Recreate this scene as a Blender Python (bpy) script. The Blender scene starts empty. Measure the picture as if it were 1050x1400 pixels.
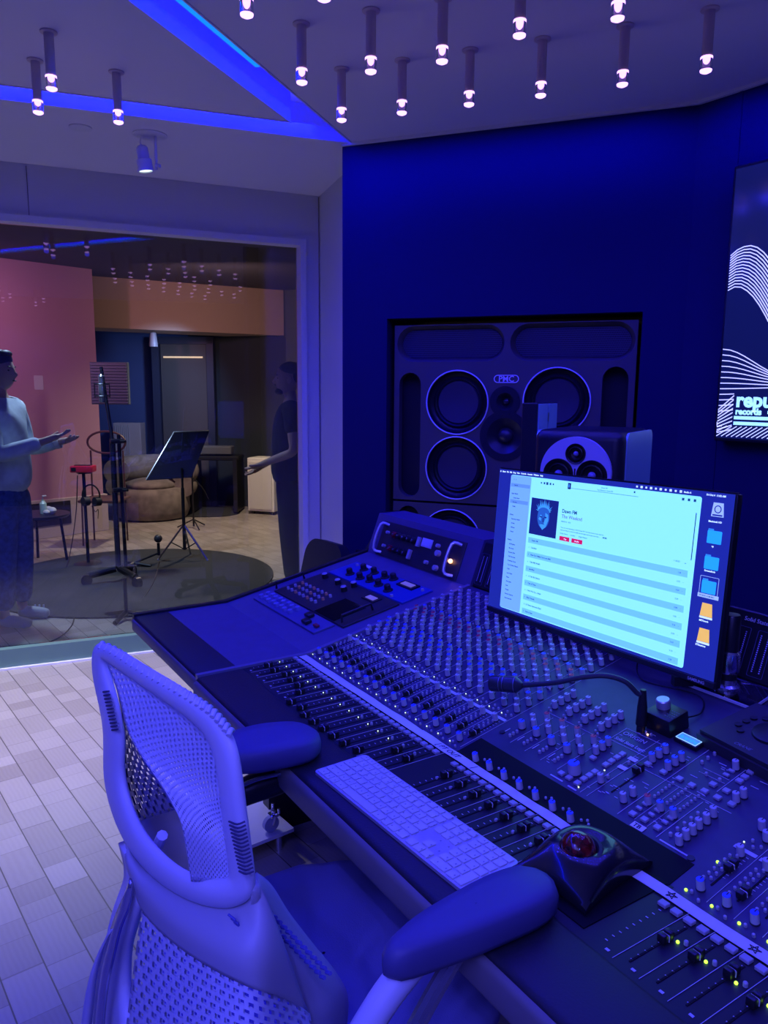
import bpy, bmesh, math, random
from mathutils import Vector, Matrix
random.seed(7)
sc = bpy.context.scene
COL = sc.collection
R = math.radians
# ------------------------------------------------------------------ camera
FPX, PITCH, ROLL, YAW = 1041.88, 0.159260, 0.007830, 2.568928
CAM = Vector((0, 0, 1.54))
cp, sp_, cy, sy = math.cos(PITCH), math.sin(PITCH), math.cos(YAW), math.sin(YAW)
FW = Vector((cy*cp, sy*cp, -sp_))
_r = Vector((sy, -cy, 0)); _u = _r.cross(FW)
RT = _r*math.cos(ROLL) + _u*math.sin(ROLL)
UP = -_r*math.sin(ROLL) + _u*math.cos(ROLL)
cd = bpy.data.cameras.new('camera'); cam = bpy.data.objects.new('camera', cd); COL.objects.link(cam)
cam.matrix_world = Matrix(((RT.x, UP.x, -FW.x, CAM.x), (RT.y, UP.y, -FW.y, CAM.y), (RT.z, UP.z, -FW.z, CAM.z), (0, 0, 0, 1)))
cd.sensor_fit = 'VERTICAL'; cd.sensor_height = 36; cd.lens = FPX*36/1400; cd.clip_start = 0.02
sc.camera = cam
# ------------------------------------------------------------------ world, view, lights
w = bpy.data.worlds.new('world'); sc.world = w; w.use_nodes = True
w.node_tree.nodes['Background'].inputs[0].default_value = (.05, .06, .35, 1)
w.node_tree.nodes['Background'].inputs[1].default_value = .05
sc.view_settings.view_transform = 'Standard'; sc.view_settings.look = 'None'
sc.view_settings.exposure = 0.0; sc.view_settings.gamma = 1; sc.view_settings.use_curve_mapping = False
BLUE = (.035, .03, 1.0)
CEIL = 2.66
def light(name, kind, loc, energy, color, to=None, **kw):
    l = bpy.data.lights.new(name, kind); l.energy = energy; l.color = color
    for k, v in kw.items(): setattr(l, k, v)
    o = bpy.data.objects.new(name, l); COL.objects.link(o); o.location = loc
    if to is not None: o.rotation_euler = (Vector(to)-Vector(loc)).to_track_quat('-Z', 'Y').to_euler()
    return o
# blue coves: one long luminous strip in each ceiling slot
PURE = (.001, .003, 1.0)
def cove(name, a, b, w_, e):
    a = Vector(a); b = Vector(b); o = light(name, 'AREA', (a+b)/2, e, PURE, None, shape='RECTANGLE', size=(b-a).length, size_y=w_)
    o.rotation_euler = (0, 0, math.atan2((b-a).y, (b-a).x)); return o
cove('diagonal_cove_light', (-3.13, 1.66, 2.715), (-.10, -2.13, 2.715), .115, 48)
cove('glass_cove_light', (-3.22, 1.70, 2.715), (-4.02, -2.15, 2.715), .105, 38)
# downlights along the glass
light('glass_downlight', 'SPOT', (-3.85, .65, 2.60), 245, (1, .96, .92), (-3.80, .62, 0), spot_size=R(78), spot_blend=.9, shadow_soft_size=.05)
light('glass_downlight', 'SPOT', (-4.2, -.5, 2.60), 110, (1, .95, .90), (-3.8, -.5, 0), spot_size=R(84), spot_blend=.9, shadow_soft_size=.05)
# live room
light('live_room_light', 'SPOT', (-7.4, 3.0, 2.70), 330, (1, .70, .48), (-7.4, 3.0, 0), spot_size=R(130), spot_blend=1, shadow_soft_size=.10)
light('live_room_light', 'SPOT', (-6.0, 1.0, 2.70), 230, (.55, .70, 1), (-5.6, .8, 0), spot_size=R(120), spot_blend=1, shadow_soft_size=.10)  # added lamp to brighten the figure at the left edge
light('live_red_light', 'SPOT', (-6.9, .2, 2.5), 110, (1, .34, .62), (-8.4, 1.1, 1.6), spot_size=R(110), spot_blend=1, shadow_soft_size=.08)
light('live_spot_light', 'SPOT', (-8.3, 2.9, 2.10), 110, (.40, .55, 1), (-9.9, 2.7, 1.2), spot_size=R(90), spot_blend=1, shadow_soft_size=.08)

# grazing blue wash along the top of the dark wall
for a, b, n in (((-3.18, 1.84), (-2.05, 2.66), (-.587, .81)), ((-1.98, 2.68), (.6, 2.82), (-.053, .999))):
    m = Vector(((a[0]+b[0])/2-n[0]*.13, (a[1]+b[1])/2-n[1]*.13, 2.63)); L_ = math.hypot(b[0]-a[0], b[1]-a[1])
    o = light('wall_wash_light', 'AREA', m, 4.2*L_, PURE, None, shape='RECTANGLE', size=L_, size_y=.03, spread=R(125))
    x_ = Vector((b[0]-a[0], b[1]-a[1], 0)).normalized(); z_ = -Vector((n[0], n[1], -1.5)).normalized(); y_ = z_.cross(x_)
    o.rotation_euler = Matrix(((x_.x, y_.x, z_.x), (x_.y, y_.y, z_.y), (x_.z, y_.z, z_.z))).to_euler()

def at(px, py, z=None, n=None, c=None):
    """Point of the place seen at a photograph pixel, on the plane z=... or n.P=c."""
    d = FW + RT*((px-525)/FPX) - UP*((py-700)/FPX)
    if n is None: return CAM + d*((z-CAM.z)/d.z)
    n = Vector(n); return CAM + d*((c-n.dot(CAM))/n.dot(d))
# ------------------------------------------------------------------ materials
MATS = {}
def mat(name, col, rough=.5, metal=0, emit=None, es=1, spec=.5, alpha=None, bump=None, coat=0, noise=None):
    if name in MATS: return MATS[name]
    m = bpy.data.materials.new(name); m.use_nodes = True; nt = m.node_tree; b = nt.nodes['Principled BSDF']
    b.inputs['Base Color'].default_value = (*col, 1); b.inputs['Roughness'].default_value = rough
    b.inputs['Metallic'].default_value = metal; b.inputs['Specular IOR Level'].default_value = spec
    b.inputs['Coat Weight'].default_value = coat
    if emit: b.inputs['Emission Color'].default_value = (*emit, 1); b.inputs['Emission Strength'].default_value = es
    if noise:   # (scale, amount): slight tone variation of the thing itself
        tc = nt.nodes.new('ShaderNodeTexCoord'); n = nt.nodes.new('ShaderNodeTexNoise'); n.inputs['Scale'].default_value = noise[0]; n.inputs['Detail'].default_value = 5
        cr = nt.nodes.new('ShaderNodeValToRGB'); a = noise[1]
        cr.color_ramp.elements[0].color = (*[c*(1-a) for c in col], 1); cr.color_ramp.elements[1].color = (*[min(1, c*(1+a)) for c in col], 1)
        cr.color_ramp.elements[0].position = .35; cr.color_ramp.elements[1].position = .65
        nt.links.new(tc.outputs['Object'], n.inputs['Vector']); nt.links.new(n.outputs['Fac'], cr.inputs[0]); nt.links.new(cr.outputs[0], b.inputs['Base Color'])
    if bump:
        tc = nt.nodes.new('ShaderNodeTexCoord'); n = nt.nodes.new('ShaderNodeTexNoise'); n.inputs['Scale'].default_value = bump[0]
        bp = nt.nodes.new('ShaderNodeBump'); bp.inputs['Strength'].default_value = bump[1]; bp.inputs['Distance'].default_value = .002
        nt.links.new(tc.outputs['Object'], n.inputs['Vector']); nt.links.new(n.outputs['Fac'], bp.inputs['Height']); nt.links.new(bp.outputs[0], b.inputs['Normal'])
    MATS[name] = m; return m
def nodes(m):
    return m.node_tree, m.node_tree.nodes['Principled BSDF']
def math_node(nt, op, a, b=None, clamp=False):
    n = nt.nodes.new('ShaderNodeMath'); n.operation = op; n.use_clamp = clamp
    for i, v in enumerate((a, b)):
        if v is None: continue
        if isinstance(v, (int, float)): n.inputs[i].default_value = v
        else: nt.links.new(v, n.inputs[i])
    return n.outputs[0]

M_white = mat('white_paint', (.62, .62, .64), .7, bump=(60, .05))
M_ceil = mat('ceiling_paint', (.74, .72, .76), .8)
M_navy = mat('navy_fabric_wall', (.010, .011, .070), .85, spec=.2, bump=(400, .3))
M_trimw = mat('white_trim', (.70, .70, .72), .5)
M_black = mat('black_plastic', (.012, .012, .014), .38)
M_blackm = mat('black_metal', (.02, .02, .022), .35, .3)
M_rubber = mat('soft_black_rubber', (.02, .02, .022), .6)
M_leather = mat('black_leather', (.012, .012, .020), .5, bump=(250, .25))
M_edge = mat('grey_padded_edge', (.16, .15, .15), .6)
M_panel = mat('console_panel', (.040, .036, .085), .45, noise=(40, .08))
M_panelL = mat('wing_panel', (.085, .075, .17), .5, noise=(25, .05))
M_darkp = mat('dark_strip_panel', (.012, .013, .018), .45, spec=.35)
M_knob = mat('grey_knob', (.48, .48, .52), .45)
M_knobblue = mat('blue_cap', (.04, .12, .8), .4)
M_knobred = mat('red_cap', (.55, .03, .08), .4)
M_knobblk = mat('black_knob', (.014, .014, .016), .35)
M_btn = mat('grey_button', (.40, .40, .44), .4)
M_line = mat('panel_print', (.55, .55, .62), .6)
M_tape = mat('paper_tape', (.72, .72, .74), .8)
M_ink = mat('marker_ink', (.02, .02, .04), .7)
M_chrome = mat('chrome', (.88, .88, .90), .2, 1)
M_steel = mat('brushed_steel', (.5, .5, .52), .3, 1)
M_grey = mat('grey_plastic', (.42, .42, .46), .42)
M_chair = mat('pale_grey_elastomer', (.62, .64, .72), .5, bump=(300, .06))
M_chair2 = mat('darker_grey_elastomer', (.42, .43, .46), .5)
M_armpad = mat('grey_arm_pad', (.075, .075, .20), .55)
M_seat = mat('blue_grey_seat_fabric', (.20, .20, .45), .9, bump=(500, .4))
M_ledg = mat('green_led', (.3, .8, .05), .4, emit=(.45, 1, .05), es=2.2)
M_ledw = mat('warm_white_led', (1, 1, .8), .4, emit=(.75, 1, .45), es=1.6)
M_leda = mat('amber_led', (1, .7, .4), .4, emit=(1, .55, .25), es=4)
M_cove = mat('blue_led_strip', (.05, .3, 1), .5, emit=(.0, .24, 1.0), es=1.1)
M_glow = mat('violet_glow', (.9, .6, 1), .5, emit=(.85, .45, 1.0), es=2.0)
M_tube = mat('grey_bronze_tube', (.62, .52, .52), .5, 0)
M_key = mat('white_key', (.62, .62, .66), .45)
M_alu = mat('silver_aluminium', (.62, .62, .66), .35, .6)
M_skin = mat('skin', (.52, .31, .23), .55)
M_hair = mat('dark_hair', (.012, .010, .010), .6)
M_denim = mat('blue_denim', (.05, .09, .26), .85, noise=(30, .3))
M_hoodie = mat('pale_fleece', (.58, .64, .68), .9, noise=(14, .15))
M_blackcloth = mat('black_cloth', (.010, .010, .014), .9)
M_couch = mat('brown_grey_velvet', (.20, .165, .145), .9, noise=(9, .25))
M_rug = mat('charcoal_rug', (.030, .033, .036), .95, bump=(600, .5))
M_redp = mat('red_plastic', (.75, .02, .06), .35)

def acrylic():
    m = bpy.data.materials.new('clear_acrylic'); m.use_nodes = True; b = m.node_tree.nodes['Principled BSDF']
    b.inputs['Base Color'].default_value = (.75, .7, 1, 1); b.inputs['Transmission Weight'].default_value = 1; b.inputs['Roughness'].default_value = .06; b.inputs['IOR'].default_value = 1.45
    return m
M_acryl = acrylic()
def pane(name, tint, ior=1.5):
    m = bpy.data.materials.new(name); m.use_nodes = True; nt = m.node_tree; nt.nodes.clear()
    o = nt.nodes.new('ShaderNodeOutputMaterial'); mx = nt.nodes.new('ShaderNodeMixShader'); tr = nt.nodes.new('ShaderNodeBsdfTransparent'); gl = nt.nodes.new('ShaderNodeBsdfGlossy'); fr = nt.nodes.new('ShaderNodeFresnel')
    tr.inputs[0].default_value = (*tint, 1); gl.inputs['Roughness'].default_value = .0; fr.inputs[0].default_value = ior
    f2 = math_node(nt, 'MULTIPLY', fr.outputs[0], 1.6, True)
    nt.links.new(f2, mx.inputs[0]); nt.links.new(tr.outputs[0], mx.inputs[1]); nt.links.new(gl.outputs[0], mx.inputs[2]); nt.links.new(mx.outputs[0], o.inputs[0])
    return m
M_glass = pane('window_glass', (.80, .86, .90))
M_clear = pane('clear_sheet', (.85, .85, .9))

def floor_mat():
    m = bpy.data.materials.new('oak_block_floor'); m.use_nodes = True; nt, b = nodes(m)
    tc = nt.nodes.new('ShaderNodeTexCoord'); mp = nt.nodes.new('ShaderNodeMapping'); mp.inputs['Rotation'].default_value = (0, 0, R(-5.5))
    nt.links.new(tc.outputs['Object'], mp.inputs['Vector']); sx = nt.nodes.new('ShaderNodeSeparateXYZ'); nt.links.new(mp.outputs[0], sx.inputs[0])
    v = math_node(nt, 'DIVIDE', sx.outputs[1], .107); row = math_node(nt, 'FLOOR', v)
    wn = nt.nodes.new('ShaderNodeTexWhiteNoise'); wn.noise_dimensions = '1D'; nt.links.new(row, wn.inputs['W'])
    u = math_node(nt, 'ADD', math_node(nt, 'DIVIDE', sx.outputs[0], .135), math_node(nt, 'MULTIPLY', wn.outputs[0], 7.3))
    # uneven block lengths
    u2 = math_node(nt, 'ADD', u, math_node(nt, 'MULTIPLY', math_node(nt, 'SINE', math_node(nt, 'ADD', math_node(nt, 'MULTIPLY', u, 2.1), row)), .28))
    cu = math_node(nt, 'FLOOR', u2)
    cb = nt.nodes.new('ShaderNodeCombineXYZ'); nt.links.new(cu, cb.inputs[0]); nt.links.new(row, cb.inputs[1])
    w2 = nt.nodes.new('ShaderNodeTexWhiteNoise'); nt.links.new(cb.outputs[0], w2.inputs['Vector'])
    # end grain rings inside each block
    mpn = nt.nodes.new('ShaderNodeVectorMath'); mpn.operation = 'ADD'; nt.links.new(mp.outputs[0], mpn.inputs[0]); nt.links.new(w2.outputs['Color'], mpn.inputs[1])
    wv = nt.nodes.new('ShaderNodeTexWave'); wv.wave_type = 'RINGS'; wv.inputs['Scale'].default_value = 22; wv.inputs['Distortion'].default_value = 3; nt.links.new(mpn.outputs[0], wv.inputs['Vector'])
    nz = nt.nodes.new('ShaderNodeTexNoise'); nz.inputs['Scale'].default_value = 5; nt.links.new(mp.outputs[0], nz.inputs['Vector'])
    t = math_node(nt, 'ADD', math_node(nt, 'MULTIPLY', w2.outputs[0], .62), math_node(nt, 'MULTIPLY', wv.outputs['Fac'], .10))
    t = math_node(nt, 'ADD', t, math_node(nt, 'MULTIPLY', nz.outputs['Fac'], .22))
    cr = nt.nodes.new('ShaderNodeValToRGB'); cr.color_ramp.elements[0].color = (.27, .235, .20, 1); cr.color_ramp.elements[1].color = (.47, .43, .385, 1)
    nt.links.new(t, cr.inputs[0])
    fv = math_node(nt, 'ABSOLUTE', math_node(nt, 'SUBTRACT', math_node(nt, 'FRACT', v), .5)); fu = math_node(nt, 'ABSOLUTE', math_node(nt, 'SUBTRACT', math_node(nt, 'FRACT', u2), .5))
    g = math_node(nt, 'MAXIMUM', math_node(nt, 'GREATER_THAN', fv, .482), math_node(nt, 'MULTIPLY', math_node(nt, 'GREATER_THAN', fu, .49), .5))
    mx = nt.nodes.new('ShaderNodeMix'); mx.data_type = 'RGBA'; nt.links.new(g, mx.inputs[0]); nt.links.new(cr.outputs[0], mx.inputs[6]); mx.inputs[7].default_value = (.10, .085, .075, 1)
    nt.links.new(mx.outputs[2], b.inputs['Base Color']); b.inputs['Roughness'].default_value = .42
    return m
M_floor = floor_mat()
def holes(name, col, nx, ny, duty=.55, rough=.5, stagger=True, seex=True):
    """Perforated sheet: real see-through slots laid out along the sheet's own UVs."""
    m = bpy.data.materials.new(name); m.use_nodes = True; nt, b = nodes(m)
    b.inputs['Base Color'].default_value = (*col, 1); b.inputs['Roughness'].default_value = rough
    uv = nt.nodes.new('ShaderNodeUVMap'); sx = nt.nodes.new('ShaderNodeSeparateXYZ'); nt.links.new(uv.outputs[0], sx.inputs[0])
    v = math_node(nt, 'MULTIPLY', sx.outputs[1], ny)
    u = math_node(nt, 'MULTIPLY', sx.outputs[0], nx)
    if stagger: u = math_node(nt, 'ADD', u, math_node(nt, 'MULTIPLY', math_node(nt, 'MODULO', math_node(nt, 'FLOOR', v), 2.0), .5))
    a = math_node(nt, 'LESS_THAN', math_node(nt, 'ABSOLUTE', math_node(nt, 'SUBTRACT', math_node(nt, 'FRACT', u), .5)), duty*.5)
    c = math_node(nt, 'LESS_THAN', math_node(nt, 'ABSOLUTE', math_node(nt, 'SUBTRACT', math_node(nt, 'FRACT', v), .5)), duty*.5)
    h = math_node(nt, 'MULTIPLY', a, c)
    nt.links.new(math_node(nt, 'SUBTRACT', 1.0, h), b.inputs['Alpha'])
    return m
# ------------------------------------------------------------------ mesh builder
class MB:
    def __init__(s): s.v = []; s.f = []; s.mi = []; s.m = 0; s.uv = None
    def add(s, vs, fs, M=None):
        k = len(s.v)
        for p in vs: s.v.append(tuple(M @ Vector(p)) if M is not None else tuple(p))
        for f in fs: s.f.append([k+i for i in f]); s.mi.append(s.m)
        return s
    def box(s, c, d, M=None, bev=0, seg=2):
        bm = bmesh.new(); bmesh.ops.create_cube(bm, size=1)
        for v in bm.verts: v.co = Vector((v.co.x*d[0], v.co.y*d[1], v.co.z*d[2]))
        if bev: bmesh.ops.bevel(bm, geom=bm.edges[:], offset=bev, segments=seg, profile=.5, affect='EDGES')
        bm.verts.ensure_lookup_table()
        T = Matrix.Translation(c) if M is None else M @ Matrix.Translation(c)
        s.add([v.co[:] for v in bm.verts], [[v.index for v in f.verts] for f in bm.faces], T); bm.free(); return s
    def lathe(s, prof, M=None, n=20, cap=True):
        vs = []; fs = []; m = len(prof)
        for (r, z) in prof:
            for i in range(n): a = 2*math.pi*i/n; vs.append((r*math.cos(a), r*math.sin(a), z))
        for j in range(m-1):
            for i in range(n): k = (i+1) % n; fs.append((j*n+i, j*n+k, (j+1)*n+k, (j+1)*n+i))
        if cap: fs.append(tuple(range(n))[::-1]); fs.append(tuple((m-1)*n+i for i in range(n)))
        return s.add(vs, fs, M)
    def cyl(s, a, b, r, r2=None, n=16):
        a = Vector(a); b = Vector(b); d = b-a
        return s.lathe([(r, 0), (r if r2 is None else r2, d.length)], Matrix.Translation(a) @ d.to_track_quat('Z', 'Y').to_matrix().to_4x4(), n)
    def ball(s, c, r, n=16, m=10, sc=(1, 1, 1), M=None):
        T = Matrix.Translation(c) @ Matrix.Diagonal((*sc, 1))
        if M is not None: T = M @ T
        return s.lathe([(max(1e-4, r*math.sin(math.pi*j/m)), -r*math.cos(math.pi*j/m)) for j in range(m+1)], T, n)
    def tube(s, pts, r, n=10, smooth=0):
        pts = [Vector(p) for p in pts]
        if smooth:
            q = []
            for i in range(len(pts)-1):
                p0 = pts[max(0, i-1)]; p1 = pts[i]; p2 = pts[i+1]; p3 = pts[min(len(pts)-1, i+2)]
                for k in range(smooth):
                    t = k/smooth; q.append(.5*((2*p1)+(-p0+p2)*t+(2*p0-5*p1+4*p2-p3)*t*t+(-p0+3*p1-3*p2+p3)*t**3))
            q.append(pts[-1]); pts = q
        k = len(pts); vs = []; fs = []; up = None
        for i, p in enumerate(pts):
            t = (pts[min(k-1, i+1)]-pts[max(0, i-1)]).normalized()
            if up is None: up = t.orthogonal().normalized()
            up = (up-t*up.dot(t)).normalized(); b = t.cross(up)
            rr = r(i/(k-1)) if callable(r) else r
            for j in range(n): a = 2*math.pi*j/n; vs.append(p+up*(rr*math.cos(a))+b*(rr*math.sin(a)))
        for i in range(k-1):
            for j in range(n): l = (j+1) % n; fs.append((i*n+j, i*n+l, (i+1)*n+l, (i+1)*n+j))
        fs.append(tuple(range(n))[::-1]); fs.append(tuple((k-1)*n+j for j in range(n)))
        return s.add(vs, fs)
    def prism(s, out, z0, z1, M=None):
        n = len(out); vs = [(x, y, z0) for x, y in out]+[(x, y, z1) for x, y in out]
        return s.add(vs, [tuple(range(n))[::-1], tuple(range(n, 2*n))]+[(i, (i+1) % n, n+(i+1) % n, n+i) for i in range(n)], M)
    def ring(s, out, inn, z0, z1, M=None):
        n = len(out); vs = [(x, y, z0) for x, y in out]+[(x, y, z0) for x, y in inn]+[(x, y, z1) for x, y in out]+[(x, y, z1) for x, y in inn]
        fs = []
        for i in range(n):
            k = (i+1) % n
            fs += [(i, n+i, n+k, k), (2*n+i, 2*n+k, 3*n+k, 3*n+i), (i, k, 2*n+k, 2*n+i), (n+i, 3*n+i, 3*n+k, n+k)]
        return s.add(vs, fs, M)
    def build(s, name, m, parent=None, smooth=.6, kind=None):
        me = bpy.data.meshes.new(name); me.from_pydata(s.v, [], s.f)
        for x in (m if isinstance(m, (list, tuple)) else [m]): me.materials.append(x)
        if isinstance(m, (list, tuple)):
            for p, i in zip(me.polygons, s.mi): p.material_index = i
        me.update()
        if smooth: me.shade_smooth(); me.set_sharp_from_angle(angle=smooth)
        o = bpy.data.objects.new(name, me); COL.objects.link(o)
        if parent is not None: o.parent = parent
        if kind: o['kind'] = kind
        return o
def thing(name, label, cat, loc=(0, 0, 0), rz=0, group=None):
    o = bpy.data.objects.new(name, None); COL.objects.link(o); o.empty_display_size = .05
    o.location = loc; o.rotation_euler = (0, 0, rz); o['label'] = label; o['category'] = cat
    if group: o['group'] = group
    return o
def tag(o, label, cat, group=None, kind=None):
    o['label'] = label; o['category'] = cat
    if group: o['group'] = group
    if kind: o['kind'] = kind
    return o
def struct(o): o['kind'] = 'structure'; return o
def text(name, body, size, M, m, parent=None, ext=.0004, align='LEFT', bold=0, shear=0):
    c = bpy.data.curves.new('txt', 'FONT'); c.body = body; c.size = size; c.extrude = ext; c.align_x = align; c.offset = bold; c.shear = shear; c.resolution_u = 3
    t = bpy.data.objects.new('txt', c); COL.objects.link(t); bpy.context.view_layer.update()
    me = bpy.data.meshes.new_from_object(t.evaluated_get(bpy.context.evaluated_depsgraph_get()))
    bpy.data.objects.remove(t); bpy.data.curves.remove(c)
    me.transform(M); me.materials.clear(); me.materials.append(m); me.name = name
    o = bpy.data.objects.new(name, me); COL.objects.link(o)
    if parent is not None: o.parent = parent
    return o
def join(objs, name):
    """Merge the meshes of several text pieces of one part."""
    mats = []; s = MB(); ms = []
    for o in objs:
        m = o.data.materials[0]
        if m not in mats: mats.append(m)
        s.m = mats.index(m); s.add([v.co[:] for v in o.data.vertices], [tuple(p.vertices) for p in o.data.polygons])
    par = objs[0].parent
    for o in objs: bpy.data.objects.remove(o)
    return s.build(name, mats, par, smooth=0)
def frame(origin, x, y):
    x = Vector(x).normalized(); y = Vector(y); y = (y-x*y.dot(x)).normalized(); z = x.cross(y)
    return Matrix(((x.x, y.x, z.x, origin[0]), (x.y, y.y, z.y, origin[1]), (x.z, y.z, z.z, origin[2]), (0, 0, 0, 1)))
def stadium(w, h, n=10):
    r = min(w, h)/2; p = []
    if w >= h:
        for i in range(n+1): a = -math.pi/2+math.pi*i/n; p.append((w/2-r+r*math.cos(a), r*math.sin(a)))
        for i in range(n+1): a = math.pi/2+math.pi*i/n; p.append((-w/2+r+r*math.cos(a), r*math.sin(a)))
    else:
        for i in range(n+1): a = math.pi*i/n; p.append((r*math.cos(a), h/2-r+r*math.sin(a)))
        for i in range(n+1): a = math.pi+math.pi*i/n; p.append((r*math.cos(a), -h/2+r+r*math.sin(a)))
    return p
def circ(cx, cy_, r, n=40): return [(cx+r*math.cos(2*math.pi*k/n), cy_+r*math.sin(2*math.pi*k/n)) for k in range(n)]
def plate(name, outer, hs, z0, z1, M, m, parent):
    """flat plate with real openings"""
    c = bpy.data.curves.new('pl', 'CURVE'); c.dimensions = '2D'; c.fill_mode = 'BOTH'; c.extrude = (z1-z0)/2
    for pts in [outer]+hs:
        sl = c.splines.new('POLY'); sl.points.add(len(pts)-1); sl.use_cyclic_u = True
        for p, (x, y) in zip(sl.points, pts): p.co = (x, y, 0, 1)
    t_ = bpy.data.objects.new('pl', c); COL.objects.link(t_); bpy.context.view_layer.update()
    me = bpy.data.meshes.new_from_object(t_.evaluated_get(bpy.context.evaluated_depsgraph_get()))
    bpy.data.objects.remove(t_); bpy.data.curves.remove(c)
    me.transform(M @ Matrix.Translation((0, 0, (z0+z1)/2))); me.materials.clear(); me.materials.append(m); me.name = name
    o = bpy.data.objects.new(name, me); COL.objects.link(o); o.parent = parent; return o
def rrect(w, h, r, n=5):
    p = []
    for cx, cy_, a0 in ((w/2-r, h/2-r, 0), (-w/2+r, h/2-r, 90), (-w/2+r, -h/2+r, 180), (w/2-r, -h/2+r, 270)):
        for i in range(n+1): a = R(a0+90*i/n); p.append((cx+r*math.cos(a), cy_+r*math.sin(a)))
    return p
# ================================================================== SETTING
GL = R(80.38); GN = Vector((-math.sin(GL), math.cos(GL), 0)); GD = Vector((math.cos(GL), math.sin(GL), 0)); GC = 4.495
def gp(s, z, d=0): return GN*(GC+d)+GD*s+Vector((0, 0, z))
SPA = R(35.9); SD = Vector((math.cos(SPA), math.sin(SPA), 0)); SN = Vector((-math.sin(SPA), math.cos(SPA), 0)); SC = SN.dot(Vector((-2.023, 2.758, 0)))
def sp(s, z, d=0): return SN*(SC+d)+SD*s+Vector((0, 0, z))
TA = R(3.07); TD = Vector((math.cos(TA), math.sin(TA), 0)); TN = Vector((-math.sin(TA), math.cos(TA), 0)); TC = TN.dot(Vector((-2.023, 2.758, 0)))
def tp(s, z, d=0): return TN*(TC+d)+TD*s+Vector((0, 0, z))
BEND = Vector((-2.023, 2.758, 0)); CORNER = sp(-1.554, 0); RET = Vector((-4.211, 2.234, 0)); RET2 = Vector((-3.14, 1.975, 0))
YB = -2.2; XR = 1.7
def quad(name, pts, m, thick=0, n=None):
    s = MB(); k = len(pts)
    if thick: n = Vector(n)*thick; s.add([*pts, *[Vector(p)+n for p in pts]], [tuple(range(k)), tuple(range(k, 2*k))[::-1]]+[(i, (i+1) % k, k+(i+1) % k, k+i) for i in range(k)])
    else: s.add(pts, [tuple(range(k))])
    return struct(s.build(name, m, smooth=0))
V3 = lambda x, y, z=0: Vector((x, y, z))
quad('floor', [V3(-13.5, -5, 0), V3(2.2, -5, 0), V3(2.2, 8, 0), V3(-13.5, 8, 0)], M_floor, -.1, (0, 0, 1))
# ceiling with two blue lit slots that meet above the wall corner
VX = V3(-3.221, 1.885); A1 = V3(-3.128, 1.530)
E1 = V3(.043, YB); E2 = V3(-.176, YB); E3 = V3(-3.963, YB); E4 = V3(-4.098, YB); GB = V3(-4.932, YB)
TE = tp(XR*1.0, 0); TE.x = XR
zc = V3(0, 0, CEIL)
s = MB()
def slab(pts): k = len(pts); s.add([*[p+zc for p in pts], *[p+zc+V3(0, 0, .14) for p in pts]], [tuple(range(k)), tuple(range(k, 2*k))[::-1]]+[(i, (i+1) % k, k+(i+1) % k, k+i) for i in range(k)])
slab([VX, BEND, TE, V3(XR, YB), E1])
slab([A1, E2, E3])
slab([VX, E4, GB, gp(1.489, 0), RET, RET2])
struct(s.build('ceiling', M_ceil, smooth=0))
s = MB(); s.add([V3(-5, YB, CEIL+.14), V3(XR, YB, CEIL+.14), V3(XR, 3, CEIL+.14), V3(-5, 3, CEIL+.14)], [(0, 1, 2, 3)]); struct(s.build('trim_1', M_ceil, smooth=0))
# metal edge beads of the slots and of the ceiling over the dark wall
s = MB()
for a, b in ((VX, E1), (A1, E2), (A1, E3), (VX, E4)):
    d = (b-a).normalized(); n = V3(-d.y, d.x)
    M = frame((a+b)/2+zc+V3(0, 0, .0), d, n); s.box((0, 0, 0), ((b-a).length, .006, .008), M)
for a, b in ((CORNER, BEND), (BEND, TE)):
    d = (b-a).normalized(); n = V3(-d.y, d.x); s.box((0, -.008, -.006), ((b-a).length, .016, .012), frame((a+b)/2+zc, d, n))
struct(s.build('trim_2', M_trimw, smooth=0))
# LED strips inside the slots (hung on the slot sides)
d = (E1-VX).normalized(); n = V3(-d.y, d.x); a = VX+d*.86-n*.022; b = VX+d*4.6-n*.022
t = thing('led_strip', 'bright cyan blue LED strip inside the diagonal ceiling slot', 'light', (a+b)/2+zc)
q = MB(); q.box((0, 0, .010), ((b-a).length, .026, .006), frame((0, 0, 0), d, n)); q.build('diffuser', M_cove, t, smooth=0)
q = MB(); q.box((0, 0, .016), ((b-a).length, .032, .006), frame((0, 0, 0), d, n)); q.build('channel', M_alu, t, smooth=0)
# glass partition
SW = 1.372
quad('wall_left', [gp(-3, 2.405), gp(1.489, 2.405), gp(1.489, CEIL), gp(-3, CEIL)], M_white, .16, GN)
quad('wall_left_pier', [gp(1.372+.03, 0), gp(1.489, 0), gp(1.489, 2.405), gp(1.402, 2.405)], M_white, .16, GN)
quad('wall_return', [RET, RET2, RET2+zc, RET+zc], M_white, .05, (-.2, .9, 0))
s = MB(); s.box((0, 0, 0), (.002, .004, .22), frame(gp(-.07, 2.53, -.001), GD, V3(0, 0, 1))); 
t = thing('window_1', '', '', (0, 0, 0)); del t['label']; del t['category']; struct(t)
s = MB()
for (s0, s1, z0, z1) in ((-3, SW+.034, 2.37, 2.405), (SW, SW+.034, 0, 2.37)):
    s.box((0, 0, 0), (s1-s0, z1-z0, .10), frame(gp((s0+s1)/2, (z0+z1)/2, .03), GD, V3(0, 0, 1)))
s.build('window_frame', M_trimw, t, smooth=0)
s = MB(); s.box((0, 0, 0), (3.2+SW, .112, .05), frame(gp((SW-3.2)/2, .056, .035), GD, V3(0, 0, 1))); s.build('window_sill', mat('teal_grey_sill', (.13, .25, .20), .4), t, smooth=0)
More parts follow.
